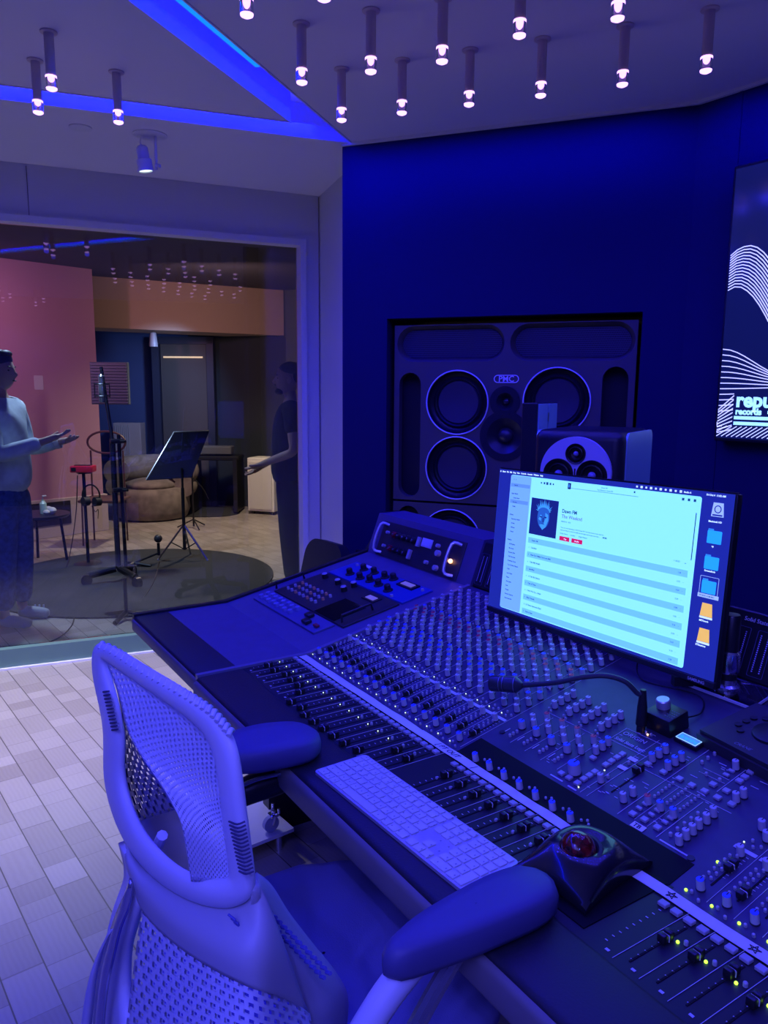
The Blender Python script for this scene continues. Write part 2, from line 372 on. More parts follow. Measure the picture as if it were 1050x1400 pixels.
s = MB(); s.box((0, 0, 0), (3.2+SW, .010, .02), frame(gp((SW-3.2)/2, .005, .0), GD, V3(0, 0, 1))); s.build('bottom_bead', mat('bright_bead', (.85, .85, .85), .3), t, smooth=0)
s = MB(); s.box((0, 0, 0), (3.2+SW, 2.26, .012), frame(gp((SW-3.2)/2, .11+1.13, .07), GD, V3(0, 0, 1))); s.build('pane', M_glass, t, smooth=0)
s = MB(); s.box((0, 0, 0), (.003, .24, .003), frame(gp(-.07, 2.53, -.001), GD, V3(0, 0, 1))); struct(s.build('trim_3', mat('joint_line', (.1, .1, .12), .8), smooth=0))
# dark speaker wall with the recess of the big monitor
HL, HR, HT = -1.325, -.187, 1.868
s = MB()
for (s0, s1, z0, z1) in ((-1.554, HL, 0, CEIL), (HR, 0, 0, CEIL), (HL, HR, HT, CEIL)):
    s.box((0, 0, 0), (s1-s0, z1-z0, .03), frame(sp((s0+s1)/2, (z0+z1)/2, .015), SD, V3(0, 0, 1)))
for (s0, s1, z0, z1) in ((HL-.02, HL, 0, HT), (HR, HR+.02, 0, HT), (HL, HR, HT, HT+.02)):
    s.box((0, 0, 0), (s1-s0, z1-z0, .42), frame(sp((s0+s1)/2, (z0+z1)/2, .23), SD, V3(0, 0, 1)))
struct(s.build('wall_front_left', M_navy, smooth=0))
quad('wall_front', [BEND, tp(3.9, 0), tp(3.9, CEIL), BEND+zc], M_navy, .05, TN)
s = MB(); s.box((0, 0, 0), (.012, CEIL, .004), frame(tp(-1.70, CEIL/2, -.001), TD, V3(0, 0, 1))); struct(s.build('trim_4', M_navy, smooth=0))
quad('wall_right', [V3(XR, YB), V3(XR, 3), V3(XR, 3, CEIL), V3(XR, YB, CEIL)], mat('dark_side_wall', (.05, .05, .09), .8), .05, (1, 0, 0))
quad('wall_back', [V3(-5, YB), V3(XR, YB), V3(XR, YB, CEIL), V3(-5, YB, CEIL)], mat('dark_side_wall', (.05, .05, .09), .8), -.05, (0, 1, 0))
s = MB(); a = at(236, 962, 0); s.box((0, 0, .001), (.5, .012, .004), frame((at(262, 958, 0)+at(283, 953, 0))/2, GD, V3(0, 0, 1).cross(GD)*-1)); struct(s.build('trim_5', M_black, smooth=0))
# ================================================================== CEILING PENDANTS
def pendant(x, y, label, group='stubby LED pendants in the ceiling grid', PEND=4.2):
    t = thing('pendant_light', label, 'pendant light', (x, y, CEIL), 0, group)
    q = MB(); q.lathe([(.027, 0), (.027, -.004), (.020, -.006)]); q.build('flange', M_tube, t)
    q = MB(); q.lathe([(.0155, -.004), (.0155, -.134)]); q.build('tube', M_tube, t)
    q = MB(); q.lathe([(.0176, -.138), (.0176, -.168), (.010, -.176), (.001, -.178)], n=20); q.build('acrylic_tip', M_acryl, t)
    q = MB(); q.lathe([(.0178, -.132), (.0178, -.139)]); q.build('upper_glow_ring', M_glow, t)
    q = MB(); q.lathe([(.0176, -.1685), (.0165, -.173), (.009, -.177), (.001, -.1785)], n=20, cap=False); q.build('lit_lens', M_glow, t)
    light('pendant_lamp', 'SPOT', (x, y, CEIL-.185), PEND, (.030, .024, 1) if PEND < 20 else (.105, .10, 1), (x, y, 0), spot_size=R(165), spot_blend=.5, shadow_soft_size=.016)
    return t
vis = [(-2.808, .522, 'LED pendant nearer the slot in the pair at the far left'), (-3.065, .521, 'leftmost LED pendant of all, in front of the blue slot'),
 (-3.009, .781, 'lone LED pendant left of the soffit spotlight'), (-2.31, 1.17, 'pink-tipped LED pendant just right of the diagonal blue slot'),
 (-2.119, 1.306, 'LED pendant right of the pink-tipped one, its disc fully visible'), (-2.535, 1.441, 'LED pendant closest to the corner where the slots meet'),
 (-2.355, 1.579, 'second LED pendant of the row along the dark wall, counted from the corner'), (-2.163, 1.722, 'third LED pendant of the row along the dark wall, counted from the corner'),
 (-1.971, 1.865, 'fourth LED pendant of the row along the dark wall, counted from the corner'), (-1.763, 2.013, 'LED pendant partly hidden behind another one, above the bend of the wall'),
 (-1.554, 2.136, 'rightmost LED pendant, nearest the wall screen'), (-1.941, 1.441, 'LED pendant touching the upper picture edge left of centre'),
 (-1.995, .854, 'pendant cut by the picture edge beside the diagonal slot'), (-1.811, .980, 'pendant cut by the picture edge above the pink-tipped one'),
 (-1.637, 1.110, 'pendant of which only the lit tip shows at the picture edge'), (-1.693, 1.516, 'large LED pendant hanging from the upper picture edge near the middle'),
 (-1.481, 1.660, 'LED pendant that hangs in front of another one at upper right')]
for x, y, l in vis: pendant(x, y, l)
ext = []
for k in range(-2, 10):
    for j in range(0, 7):
        x = -1.637+.185*j+.24*k; y = 1.110+.135*j-.30*k
        if math.hypot(x, y) < .25 or y < YB+.1 or x > XR-.1 or y > 2.6: continue
        p = FW.dot(V3(x, y, CEIL-.18)-CAM)
        q = V3(x, y, CEIL-.17)-CAM
        if p > 0 and abs(q.dot(RT)/p) < .56 and q.dot(UP)/p < .70 and q.dot(UP)/p > 0: continue
        if any(math.hypot(x-a, y-b) < .15 for a, b, _ in vis): continue
        ext.append((x, y))
ext = [e for e in ext if e[1] >= -.1][:18]+[e for e in ext if e[1] < -.1 and abs(e[0]) < 1.3][::2][:14]
for x, y in ext: pendant(x, y, 'LED pendant over the desk, seen only as a reflection in the glass', 'reflected LED pendants', 21.0 if y < -.1 else 4.2)  # pendants behind the viewpoint made paler and stronger as added chair fill
# soffit spotlight and blank disc
t = thing('soffit_spotlight', 'white adjustable ceiling spotlight above the glass partition', 'spotlight', at(205, 184, CEIL))
q = MB(); q.lathe([(.075, 0), (.075, -.004), (.07, -.006)], n=32); q.build('ceiling_plate', M_trimw, t)
q = MB(); q.tube([(0.012, .02, -.003), (0.012, .02, -.15)], .006); q.tube([(0.012, .02, -.13), (.03, .03, -.135)], .008); q.build('stem', M_trimw, t)
q = MB(); q.tube([(-.02, -.03, 0), (-.035, -.035, -.03), (-.02, -.03, -.055)], .003, smooth=4); q.build('cable', M_trimw, t)
q = MB(); M = Matrix.Translation((-.012, -.028, -.105)) @ Matrix.Rotation(R(8), 4, 'X'); q.lathe([(.018, .055), (.026, .045), (.026, 0), (.033, -.004), (.035, -.052), (.030, -.052), (.028, -.03)], M, 24, cap=False); q.lathe([(.018, .055), (.001, .056)], M, 24, cap=False); q.build('lamp_head', M_trimw, t)
q = MB(); q.lathe([(.029, -.045), (.029, -.047)], M, 24); q.build('lens', mat('lit_lens', (1, 1, 1), .3, emit=(.8, 1, .95), es=1.5), t)
q = MB(); q.lathe([(.048, 0), (.048, -.004), (.044, -.006)], n=32); o = q.build('ceiling_speaker_cover', M_trimw); o.location = at(110, 174, CEIL); tag(o, 'round white blank cover disc on the ceiling left of the spotlight', 'ceiling cover')
# ================================================================== BIG WALL MONITOR
def driver(par, cx, cy_, r, M, name='woofer', ring=True):
    T = M @ Matrix.Translation((cx, cy_, 0))
    q = MB()
    q.lathe([(r*.93, .004), (r*.90, -.004), (r*.80, -.012), (r*.76, -.006), (r*.70, -.002), (r*.66, -.008), (r*.60, -.012), (r*.3, -.030), (.001, -.034)], T, 40, cap=False)
    o = q.build(name, M_black, par)
    if ring:
        q = MB(); q.lathe([(r, 0), (r, .006), (r*.955, .008), (r*.93, .004)], T, 48, cap=False); q.build('trim_ring', M_alu, o)
    q = MB(); q.lathe([(r*.58, -.012), (r*.5, -.006), (r*.3, .001), (.001, .004)], T, 32, cap=False); q.build('dust_cap', mat('cone_black', (.02, .02, .024), .6), o)
    return o
M_spk = mat('charcoal_baffle', (.085, .075, .075), .5)
t = thing('studio_monitor', 'huge flush-mounted studio monitor with chrome-ringed woofers in the dark wall', 'loudspeaker', sp(-.757, 0, 0))
Minv = Matrix.Translation(-sp(-.757, 0, 0))
def bf(d=0): return Minv @ frame(sp(0, 0, .03+d), SD, V3(0, 0, 1))
B = bf()
def sh(pts, cx, cy_): return [(x+cx, y+cy_) for x, y in pts]
WOOF = [(-.985, 1.483), (-.53, 1.495), (-.983, 1.178), (-.53, 1.19), (-1.003, .833), (-.53, .845)]
PORTS = [(-1.027, .515), (-.478, .535)]; SIDES = [(-1.217, 1.03, 1.62), (-.284, 1.05, 1.645), (-1.217, .3, .985), (-.284, .3, .985)]
for nm, z0_, z1_ in (('upper_baffle', 1.014, 1.838), ('lower_baffle', .20, 1.004)):
    hs = [circ(x, y, .143, 56) for x, y in WOOF if z0_ < y < z1_]+[sh(stadium(.108, y1-y0), cx, (y0+y1)/2) for cx, y0, y1 in SIDES if z0_ < (y0+y1)/2 < z1_]
    if z1_ > 1.5: hs += [sh(stadium(w_, .165), cx, 1.752) for cx, w_ in PORTS]+[circ(-.76, 1.49, .038, 36), circ(-.757, 1.335, .078, 40)]
    plate(nm, [(-1.297, z0_), (-.203, z0_), (-.203, z1_), (-1.297, z1_)], hs, -.045, 0, B, M_spk, t)
q = MB(); q.box((-.75, 1.02, -.16), (1.09, 1.63, .20), B); q.build('cabinet', mat('cabinet_black', (.008, .008, .014), .7), t, smooth=0)
for cx, w_ in PORTS:
    o_ = sh(stadium(w_, .165), cx, 1.752); i_ = sh(stadium(w_-.035, .13), cx, 1.752)
    q = MB(); n_ = len(o_); q.add([(x, y, -.001) for x, y in o_]+[(x, y, -.040) for x, y in i_], [(i, (i+1) % n_, n_+(i+1) % n_, n_+i) for i in range(n_)], B); q.build('port_flare', M_spk, t, smooth=.3)
    m = bpy.data.materials.get('port_grille') or holes('port_grille', (.05, .05, .09), 70, 14, .55)
    me = bpy.data.meshes.new('grille'); me.from_pydata([tuple(B @ V3(x, y, -.032)) for x, y in i_], [], [tuple(range(n_))]); me.materials.append(m)
    ul = me.uv_layers.new(name='UVMap')
    for li, (x, y) in enumerate(i_): ul.data[li].uv = (x*2, y*8)
    o = bpy.data.objects.new('grille', me); COL.objects.link(o); o.parent = t
for cx, cz in WOOF:
    r = .151; T = B @ Matrix.Translation((cx, cz, 0))
    q = MB(); q.lathe([(r*.93, .002), (r*.91, -.012), (r*.86, -.022), (r*.80, -.026), (r*.77, -.020), (r*.72, -.014), (r*.68, -.020), (r*.66, -.026), (.001, -.030)], T, 56, cap=False); wf = q.build('woofer', mat('surround_black', (.012, .012, .02), .35), t)
    q = MB(); q.lathe([(r*.99, 0), (r*.99, .006), (r*.965, .008), (r*.95, .003)], T, 56, cap=False); q.build('trim_ring', mat('silver_ring', (.85, .85, .9), .3), wf)
    q = MB(); q.lathe([(r*.66, -.026), (r*.63, -.020), (r*.60, -.021), (.001, -.023)], T, 48, cap=False); q.build('flat_cone', mat('cone_charcoal', (.035, .032, .06), .55), wf)
M_wg = mat('waveguide', (.02, .02, .03), .3)
for nm, cx, cz, r0, r1, rd_ in (('tweeter', -.76, 1.49, .070, .038, .016), ('midrange', -.757, 1.335, .115, .078, .034)):
    T = B @ Matrix.Translation((cx, cz, 0)); q = MB(); q.lathe([(r0, .0005), (r0, .0035), (r1*1.05, .003), (r1*.9, -.006), (r1*.6, -.022), (rd_*1.1, -.030), (.001, -.030)], T, 44, cap=False); o = q.build(nm, M_wg, t)
    q = MB(); q.ball((0, 0, -.026), rd_, M=T, sc=(1, 1, .7), n=24); q.build('dome', mat('satin_dome', (.03, .03, .045), .25), o)
    q = MB()
    for k in range(6): q.lathe([(.0035, .0035), (.002, .005), (.0001, .005)], T @ Matrix.Translation((r0*.9*math.cos(R(60*k+20)), r0*.9*math.sin(R(60*k+20)), 0)), 8, cap=False)
    q.build('screws', M_black, o)
q = MB(); o_ = stadium(.115, .036); i_ = stadium(.107, .028); q.ring([(x-.757, y+1.592) for x, y in o_], [(x-.757, y+1.592) for x, y in i_], 0, .004, B); b_ = q.build('badge', mat('silver_ring', (.85, .85, .9), .3), t)
text('badge_text', 'PMC', .036, B @ Matrix.Translation((-.757, 1.580, .001)), mat('silver_ring', (.85, .85, .9), .3), b_, .001, 'CENTER', bold=.0006)
b_['label'] = 'chrome oval badge'
# ================================================================== NEARFIELDS
def sight(px, py, depth): return CAM+(FW+RT*((px-525)/FPX)-UP*((py-700)/FPX))*depth
def speaker_stand(label, x, y, rz, top):
    t = thing('speaker_stand', label, 'stand', (x, y, 0), rz)
    q = MB(); q.box((0, 0, .012), (.34, .30, .024), None, .004, 1); q.build('base_plate', M_blackm, t)
    q = MB(); q.cyl((0, 0, .02), (0, 0, top-.012), .028); q.build('column', M_blackm, t)
    q = MB(); q.box((0, 0, top-.006), (.20, .20, .012), None, .002, 1); q.build('top_plate', M_blackm, t)
fc = sight(788, 646, 2.29); YS = R(25); BZ = 1.08
t = thing('nearfield_speaker', 'dark nearfield speaker with purple round three-driver face, behind the computer monitor', 'loudspeaker', (fc.x, fc.y, BZ), YS)
W, D, H = .275, .34, sight(788, 588, 2.29).z-BZ
q = MB(); q.box((-.003, D/2, H/2), (W, D, H), None, .03, 4); q.build('cabinet', mat('black_satin', (.02, .02, .028), .35), t)
for sx_ in (1, -1):
    q = MB(); q.prism([(y+D/2+.015, z+H/2) for y, z in rrect(D-.035, H-.010, .028)], -.003, .003, Matrix(((0, 0, 1, sx_*W/2-.003), (1, 0, 0, 0), (0, 1, 0, 0), (0, 0, 0, 1))))
    q.build('side_panel', mat('teal_brushed_side', (.36, .62, .70), .35, .2), t)  # teal lightened in the base colour to carry the screen's cyan glow
F_ = frame((0, -.002, fc.z-BZ), (1, 0, 0), (0, 0, 1))
NF = ((0, .057, .031), (-.051, -.006, .047), (.051, -.006, .047))
fp = plate('face_plate', circ(0, 0, .108, 56), [circ(x, y, r*.97, 36) for x, y, r in NF], 0, .014, F_, mat('lavender_face', (.70, .64, .85), .4), t); fp['label'] = 'round lavender face plate'
for cx, cz, r in NF:
    T = F_ @ Matrix.Translation((cx, cz, .0142)); q = MB(); q.lathe([(r, 0), (r*.98, .003), (r*.9, .002), (r*.75, -.004), (r*.7, 0), (r*.62, .001), (r*.55, -.006), (r*.2, -.012), (.001, -.012)], T, 36, cap=False); dd = q.build('driver', M_black, t)
    q = MB(); q.ball((0, 0, -.004), r*.26, M=T); q.build('dust_cap', mat('lavender_dome', (.3, .28, .5), .3), dd)
q = MB(); q.box((0, 0, 0), (.004, .034, .001), F_ @ Matrix.Translation((0, -.004, .0145))); q.build('center_print', M_ink, fp)
speaker_stand('black column stand under the round-faced nearfield speaker', fc.x-math.sin(YS)*.17, fc.y+math.cos(YS)*.17, YS, BZ)
fc2 = sight(733, 600, 2.72); t2 = sight(733, 551, 2.72).z-BZ
t = thing('tall_side_speaker', 'narrow tall black speaker cabinet with two teal side strips, left of the round-faced speaker', 'loudspeaker', (fc2.x, fc2.y, BZ), YS)
q = MB(); q.box((-.029, .10, t2/2), (.058, .20, t2), None, .003, 1); q.build('cabinet', bpy.data.materials['black_satin'], t)
for y in (.052, .150):
    q = MB(); q.box((.002, y, t2/2), (.006, .086, t2-.006), None, .001, 1); q.build('side_strip', bpy.data.materials['teal_brushed_side'], t)
q = MB(); q.box((.003, .101, t2-.05), (.006, .010, .03)); q.build('catch', M_steel, t)
speaker_stand('black column stand under the narrow tall speaker cabinet', fc2.x-math.sin(YS)*.10-.03, fc2.y+math.cos(YS)*.10, YS, BZ)
# ================================================================== WALL SCREEN
M_scr = mat('screen_navy', (.01, .012, .05), .12, emit=(.004, .007, .05), es=1, coat=.0)
M_pix = mat('screen_white_lines', (.8, .8, .9), .4, emit=(.62, .66, 1), es=1.0)
M_pixc = mat('screen_cyan_print', (.6, .9, 1), .4, emit=(.45, .95, 1), es=1.0)
s0, s1, z0, z1 = -1.664, .10, 1.363, 2.358
t = thing('wall_screen', 'large wall-mounted screen showing white wave lines and a record label logo', 'television', tp((s0+s1)/2, (z0+z1)/2, 0))
TM = Matrix.Translation(-tp((s0+s1)/2, (z0+z1)/2, 0)) @ frame(tp(0, 0, -.06), TD, V3(0, 0, 1))
q = MB(); q.box(((s0+s1)/2, (z0+z1)/2, -.028), (s1-s0+.02, z1-z0+.02, .055), TM, .004, 1); q.build('bezel', M_black, t)
q = MB(); q.box(((s0+s1)/2, (z0+z1)/2, 0), (s1-s0-.004, z1-z0-.004, .004), TM); sc_ = q.build('display', M_scr, t)
q = MB()
def poly(pts, wd, zz=.004):
    L = []; Rr = []
    for i, p in enumerate(pts):
        a = pts[max(0, i-1)]; b = pts[min(len(pts)-1, i+1)]; dx, dy = b[0]-a[0], b[1]-a[1]; l = math.hypot(dx, dy) or 1
        L.append((p[0]-dy/l*wd/2, p[1]+dx/l*wd/2, zz)); Rr.append((p[0]+dy/l*wd/2, p[1]-dx/l*wd/2, zz))
    n = len(pts); q.add(L+Rr, [(i, i+1, n+i+1, n+i) for i in range(n-1)][::1], TM)
def sine(x, x0, per): return math.cos(2*math.pi*(x-x0)/per)
for k in range(14):
    f = k/13; pts = []
    for i in range(70):
        u = i/69; x = s0+.006+u*(s1-s0-.012)
        y = 1.985+.070*math.cos(2*math.pi*(x+1.600+.015*f*0)/.46)*(1+.5*min(1, max(0, (x+1.6)*4)))-f*(.13+.08*min(1, max(0, (x+1.62)*5)))+.018*math.cos(2*math.pi*(x+1.60)/.46+f*1.2)
        pts.append((x, y))
    poly(pts, .0040)
for k in range(12):
    f = k/11; pts = []
    for i in range(60):
        u = i/59; x = s0+.004+u*(s1-s0-.012)
        yl = 1.703-f*.235; yr = 1.565+.012*(5-k)*.2
        y = yr+(yl-yr)*math.exp(-((x-s0)/(.17+.05*f))**2*.9)
        if x > -1.597 and y < 1.545: break
        pts.append((x, y))
    if len(pts) > 1: poly(pts, .0036)
for k in range(17):
    x = s0+.004+k*.020; a = (x-.06, 1.372); b = (x+.0, 1.372+.055)
    lo = max(a[0], s0+.003); fr_ = (lo-a[0])/(b[0]-a[0]); yl = a[1]+fr_*(b[1]-a[1])
    if b[0] > lo: poly([(lo, yl), (b[0], min(b[1], 1.372+.040))], .0034)
for k in range(9): poly([(s0+.004, 1.385+k*.011), (-1.600, 1.40+k*.016)], .0042)
q.build('wave_lines', M_pix, sc_, smooth=0)
q = MB(); q.box((-1.30, 1.468, .0045), (.60, .11, .001), TM); q.build('logo_ground', M_scr, sc_, smooth=0)
tt = [text('x', 'republic', .075, TM @ Matrix.Translation((-1.590, 1.487, .0055)), M_pixc, sc_, bold=.0028), text('x', 'records', .032, TM @ Matrix.Translation((-1.589, 1.458, .0055)), M_pixc, sc_, bold=.0016)]
q = MB()
q.box((-1.30, 1.468, .0058), (.33, .012, .001), TM)
for y in (1.445, 1.424): q.box((-1.363, y, .0058), (.46, .0125, .001), TM)
tt.append(q.build('x', M_pixc, sc_, smooth=0)); join(tt, 'label_logo')
# ================================================================== CONSOLE
PR = [(.58, .83), (.90, .83), (1.46, .945), (1.51, 1.08)]
def pz(y):
    for (a, b), (c, d) in zip(PR, PR[1:]):
        if y <= c: return b+(d-b)*(y-a)/(c-a)
    return PR[-1][1]
TIL = math.atan2(.115, .56)
def surf(x, y, h=0):
    """frame on the console top: z axis normal to the panel"""
    tl = 0 if y < .90 else TIL
    return Matrix.Translation((x, y, pz(y))) @ Matrix.Rotation(tl, 4, 'X') @ Matrix.Translation((0, 0, h))
XL, XB, XE = -2.38, -1.768, .14
OX = V3(-1.2, 1.0, 0)
con = thing('mixing_console', 'large angled mixing console full of grey knobs and faders with padded front edge', 'mixing console', OX)
CI = Matrix.Translation(-OX)
def cbuild(q, name, m, par=con, **k):
    o = q.build(name, m, None, **k)
    o.data.transform(CI); o.parent = par
    return o
def side_prof(x0, x1, dz=.0, y0=.62, thick=.055):
    """slab under the top profile between x0 and x1"""
    top = [(y0, .83-dz), (.90, .83-dz), (1.46, .945-dz)]
    bot = [(1.46, .945-dz-thick), (.90, .83-dz-thick), (y0, .83-dz-thick)]
    pr = top+bot; n = len(pr)
    return [(x0, y, z) for y, z in pr]+[(x1, y, z) for y, z in pr], [tuple(range(n)), tuple(range(n, 2*n))[::-1]]+[(i, n+i, n+(i+1) % n, (i+1) % n) for i in range(n)]
# main panel with channel strips, fader area in darker metal
q = MB(); q.add(*side_prof(XB, XE, 0, .890)); cbuild(q, 'channel_panel', M_panel, smooth=0)
q = MB(); q.box(((XB+XE)/2, .800, .815), (XE-XB, .187, .030), None, 0); q.box((-.865, .918, .8275), (.50, .064, .006), None, 0); cbuild(q, 'fader_panel', M_darkp, smooth=0)
q = MB(); q.box(((XB+XE)/2, .648, .812), (XE-XB, .128, .042), None, .012, 4); cbuild(q, 'armrest', M_leather)
q = MB(); q.box(((XB+XE)/2, .600, .800), (XE-XB-.01, .05, .052), None, .010, 3); cbuild(q, 'armrest_edge', M_edge)
# body below
q = MB(); q.add([(XB, .82, .80), (XB, 1.50, .90), (XB, 1.50, .70), (XB, 1.05, .68), (XE, .82, .80), (XE, 1.50, .90), (XE, 1.50, .70), (XE, 1.05, .68)], [(0, 1, 2, 3), (7, 6, 5, 4), (0, 4, 5, 1), (1, 5, 6, 2), (2, 6, 7, 3), (3, 7, 4, 0)]); cbuild(q, 'chassis', M_blackm, smooth=0)
# legs of the stand
for x in (-.30,):
    q = MB(); q.box((x, 1.25, .37), (.10, .40, .66), None, .01, 2); q.box((x, 1.10, .03), (.12, .95, .06), None, .015, 2); cbuild(q, 'leg', M_blackm)
# meter bridge
bt = math.atan2(.05, .135)
BM = Matrix.Translation((0, 1.462, .945)) @ Matrix.Rotation(math.pi/2-bt+0*TIL, 4, 'X')
q = MB(); q.box(((XB+XE)/2+.0, .0725, -.05), (XE-XB, .145, .10), BM, .004, 1); mb_ = cbuild(q, 'meter_bridge', mat('meter_black', (.016, .016, .022), .3))
q = MB()
for k in range(38):
    xx = -1.752+.0605*k*.82
    for dx in (0, .016): 
        for j in range(18): q.box((xx+dx, .022+j*.0045, .001), (.0025, .0026, .001), BM)
cbuild(q, 'meter_ticks', mat('meter_print', (.55, .5, .8), .5), mb_, smooth=0)
q = MB()
for k in range(19):
    q.m = 0; xx = -1.752+.0992*k*.5+.008; o_ = rrect(.034, .098, .003, 2); i_ = rrect(.0325, .0965, .003, 2); q.ring([(a+xx, b+.060) for a, b in o_], [(a+xx, b+.060) for a, b in i_], 0, .001, BM)
cbuild(q, 'meter_frames', mat('meter_frame_print', (.10, .09, .22), .5), mb_, smooth=0)
tt = [text('x', 'Solid State Logic', .0125, BM @ Matrix.Translation((x, .122, .001)), M_line, None) for x in (-.905, -.35)]+[text('x', 'ORIGIN', .0125, BM @ Matrix.Translation((-.782, .122, .001)), M_line, None)]
o = join(tt, 'bridge_text'); o.data.transform(CI); o.parent = mb_
# center section plate + black well
q = MB(); q.box((-.868, 0, 0), (.50, .004, .0)); 
M_well = mat('well_black', (.003, .003, .004), .6, spec=.15)
q = MB(); q.add([(x, y, z) for x in (-1.115, -.622) for y, z in ((.894, .8308), (.902, .8314), (.958, pz(.958)+.0010), (.958, pz(.958)-.02), (.894, .81))], [(0, 1, 2, 3, 4), (9, 8, 7, 6, 5), (0, 5, 6, 1), (1, 6, 7, 2), (2, 7, 8, 3), (3, 8, 9, 4), (4, 9, 5, 0)])
q.box((-.697, .838, .8305), (.145, .225, .002)); cbuild(q, 'well_strip', M_well, smooth=0)
q = MB(); 
for (a, b, c, d) in ((-.765, .72, -.63, .722), (-.765, .94, -.63, .942), (-.765, .72, -.763, .942), (-.63, .72, -.628, .942), (-.74, .90, -.655, .9015), (-.74, .83, -.655, .8315)): q.box(((a+c)/2, (b+d)/2, .8338), (c-a, d-b, .0006))
q_lines = MB()
# --- panel print: channel division lines, labels
q = q_lines
def pline(x0, y0, x1, y1, wd=.0012, h=.0006):
    M0 = surf((x0+x1)/2, (y0+y1)/2, h); q.box((0, 0, 0), (max(abs(x1-x0), wd), max(abs(y1-y0), wd), .0006), M0)
PITCHX = .0403
LCH = [-1.747+PITCHX*k for k in range(16)]            # strip centres of the left bank
RCH = [-.588+.0412*k for k in range(18)]
for c in LCH+[-1.047-.0+.0412*k for k in range(8)]+RCH:
    pline(c+PITCHX/2, .716, c+PITCHX/2, .872, .0007)
    for j in range(9): pline(c-.008, .735+j*.0135, c-.004, .735+j*.0135, .0014)
    pline(c+.004, .722, c+.010, .722, .004)
for c in LCH+RCH:
    pline(c+PITCHX/2, .905, c+PITCHX/2, 1.445, .0006)
    pline(c-.018, 1.032, c+.018, 1.032, .0075, .0008)
    for j in range(8): pline(c+.008, .965+j*.008, c+.012, .965+j*.008, .001)
cbuild(q_lines, 'panel_print', M_line, smooth=0)
# --- fader slots
M_slot = mat('slot_black', (.002, .002, .002), .9)
for c in [c+.006 for c in LCH]+[-1.047+.0412*k+.001 for k in range(7)]+[c+.036 for c in RCH]:
    q = MB(); q.box((c, .787, .8305), (.0028, .115, .0008)); cbuild(q, 'fader_slot', M_slot, smooth=0)
# --- shared part meshes, built once
def proto(q, mats, sm=.6):
    o = q.build('p', mats, None, smooth=sm); me = o.data; bpy.data.objects.remove(o); return me
def knob_mesh(r, h, cap, name, ri=None):
    q = MB(); q.m = 2; q.lathe([(r*1.12, 0), (r*1.12, h*.10), (r, h*.12)], n=14, cap=False)
    q.m = 0; q.lathe([(r, h*.10), (r*.93, h*.96)], n=14, cap=False)
    q.m = 1; q.lathe([(r*.93, h*.96), (r*.86, h), (.0001, h)], n=14, cap=False)
    q.m = 2; q.box((0, r*.93, h*.72), (r*.22, r*.12, h*.55)); q.box((0, r*.45, h+.0002), (r*.2, r*.85, .0006))
    me = proto(q, [M_knob, cap, M_ink]); me.name = name; return me
K = {'g': knob_mesh(.0061, .0185, M_knob, 'knob_grey'), 'b': knob_mesh(.0062, .0185, M_knobblue, 'knob_blue'), 'r': knob_mesh(.0061, .0185, M_knobred, 'knob_red'),
     'B': knob_mesh(.0075, .0185, M_knobblue, 'knob_mid'), 'X': knob_mesh(.0118, .0235, M_knobblue, 'knob_large'), 's': knob_mesh(.0052, .0155, M_knob, 'knob_small')}
def fader_mesh():
    q = MB(); q.m = 0; q.box((0, -.0065, .0065), (.0115, .0095, .012), None, .0018, 2); q.box((0, .0065, .0065), (.0115, .0095, .012), None, .0018, 2); q.box((0, 0, .0045), (.0105, .008, .007))
    q.m = 1; q.box((0, 0, .0088), (.0108, .0012, .0022)); q.box((.0056, 0, .005), (.0008, .0012, .008)); return proto(q, [M_knobblk, M_trimw])
FM = fader_mesh()
def btn(w_, d_, h_=.0045, m=None, bev=.0008):
    q = MB(); q.box((0, 0, h_/2), (w_, d_, h_), None, bev, 1); return proto(q, [m or M_btn])
BT = {'cut': btn(.0135, .0115, .0052), 'sq': btn(.0115, .0105, .005), 'rc': btn(.0105, .0065, .0045), 'sm': btn(.0045, .0045, .005), 'row': btn(.0110, .0115, .005)}
def roundbtn(r, h):
    q = MB(); q.lathe([(r, 0), (r, h*.8), (r*.7, h), (.0001, h)], n=12, cap=False); return proto(q, [M_btn])
BT['rd'] = roundbtn(.0030, .0062); BT['rs'] = roundbtn(.0024, .0050)
def ledm(m, r=.0024):
    q = MB(); q.ball((0, 0, .0012), r, 10, 6); return proto(q, [m])
LG, LW, LA = ledm(M_ledg), ledm(M_ledw, .0014), ledm(M_leda, .0018)
ITEMS = {}
def put(kind, me, x, y, h=0, rz=0): ITEMS.setdefault(kind, []).append((me, surf(x, y, h) @ Matrix.Rotation(rz, 4, 'Z')))
fy = [.773, .771, .784, .780, .780, .763, .720, .727, .714, .715, .717, .719, .722, .730, .795, .794]
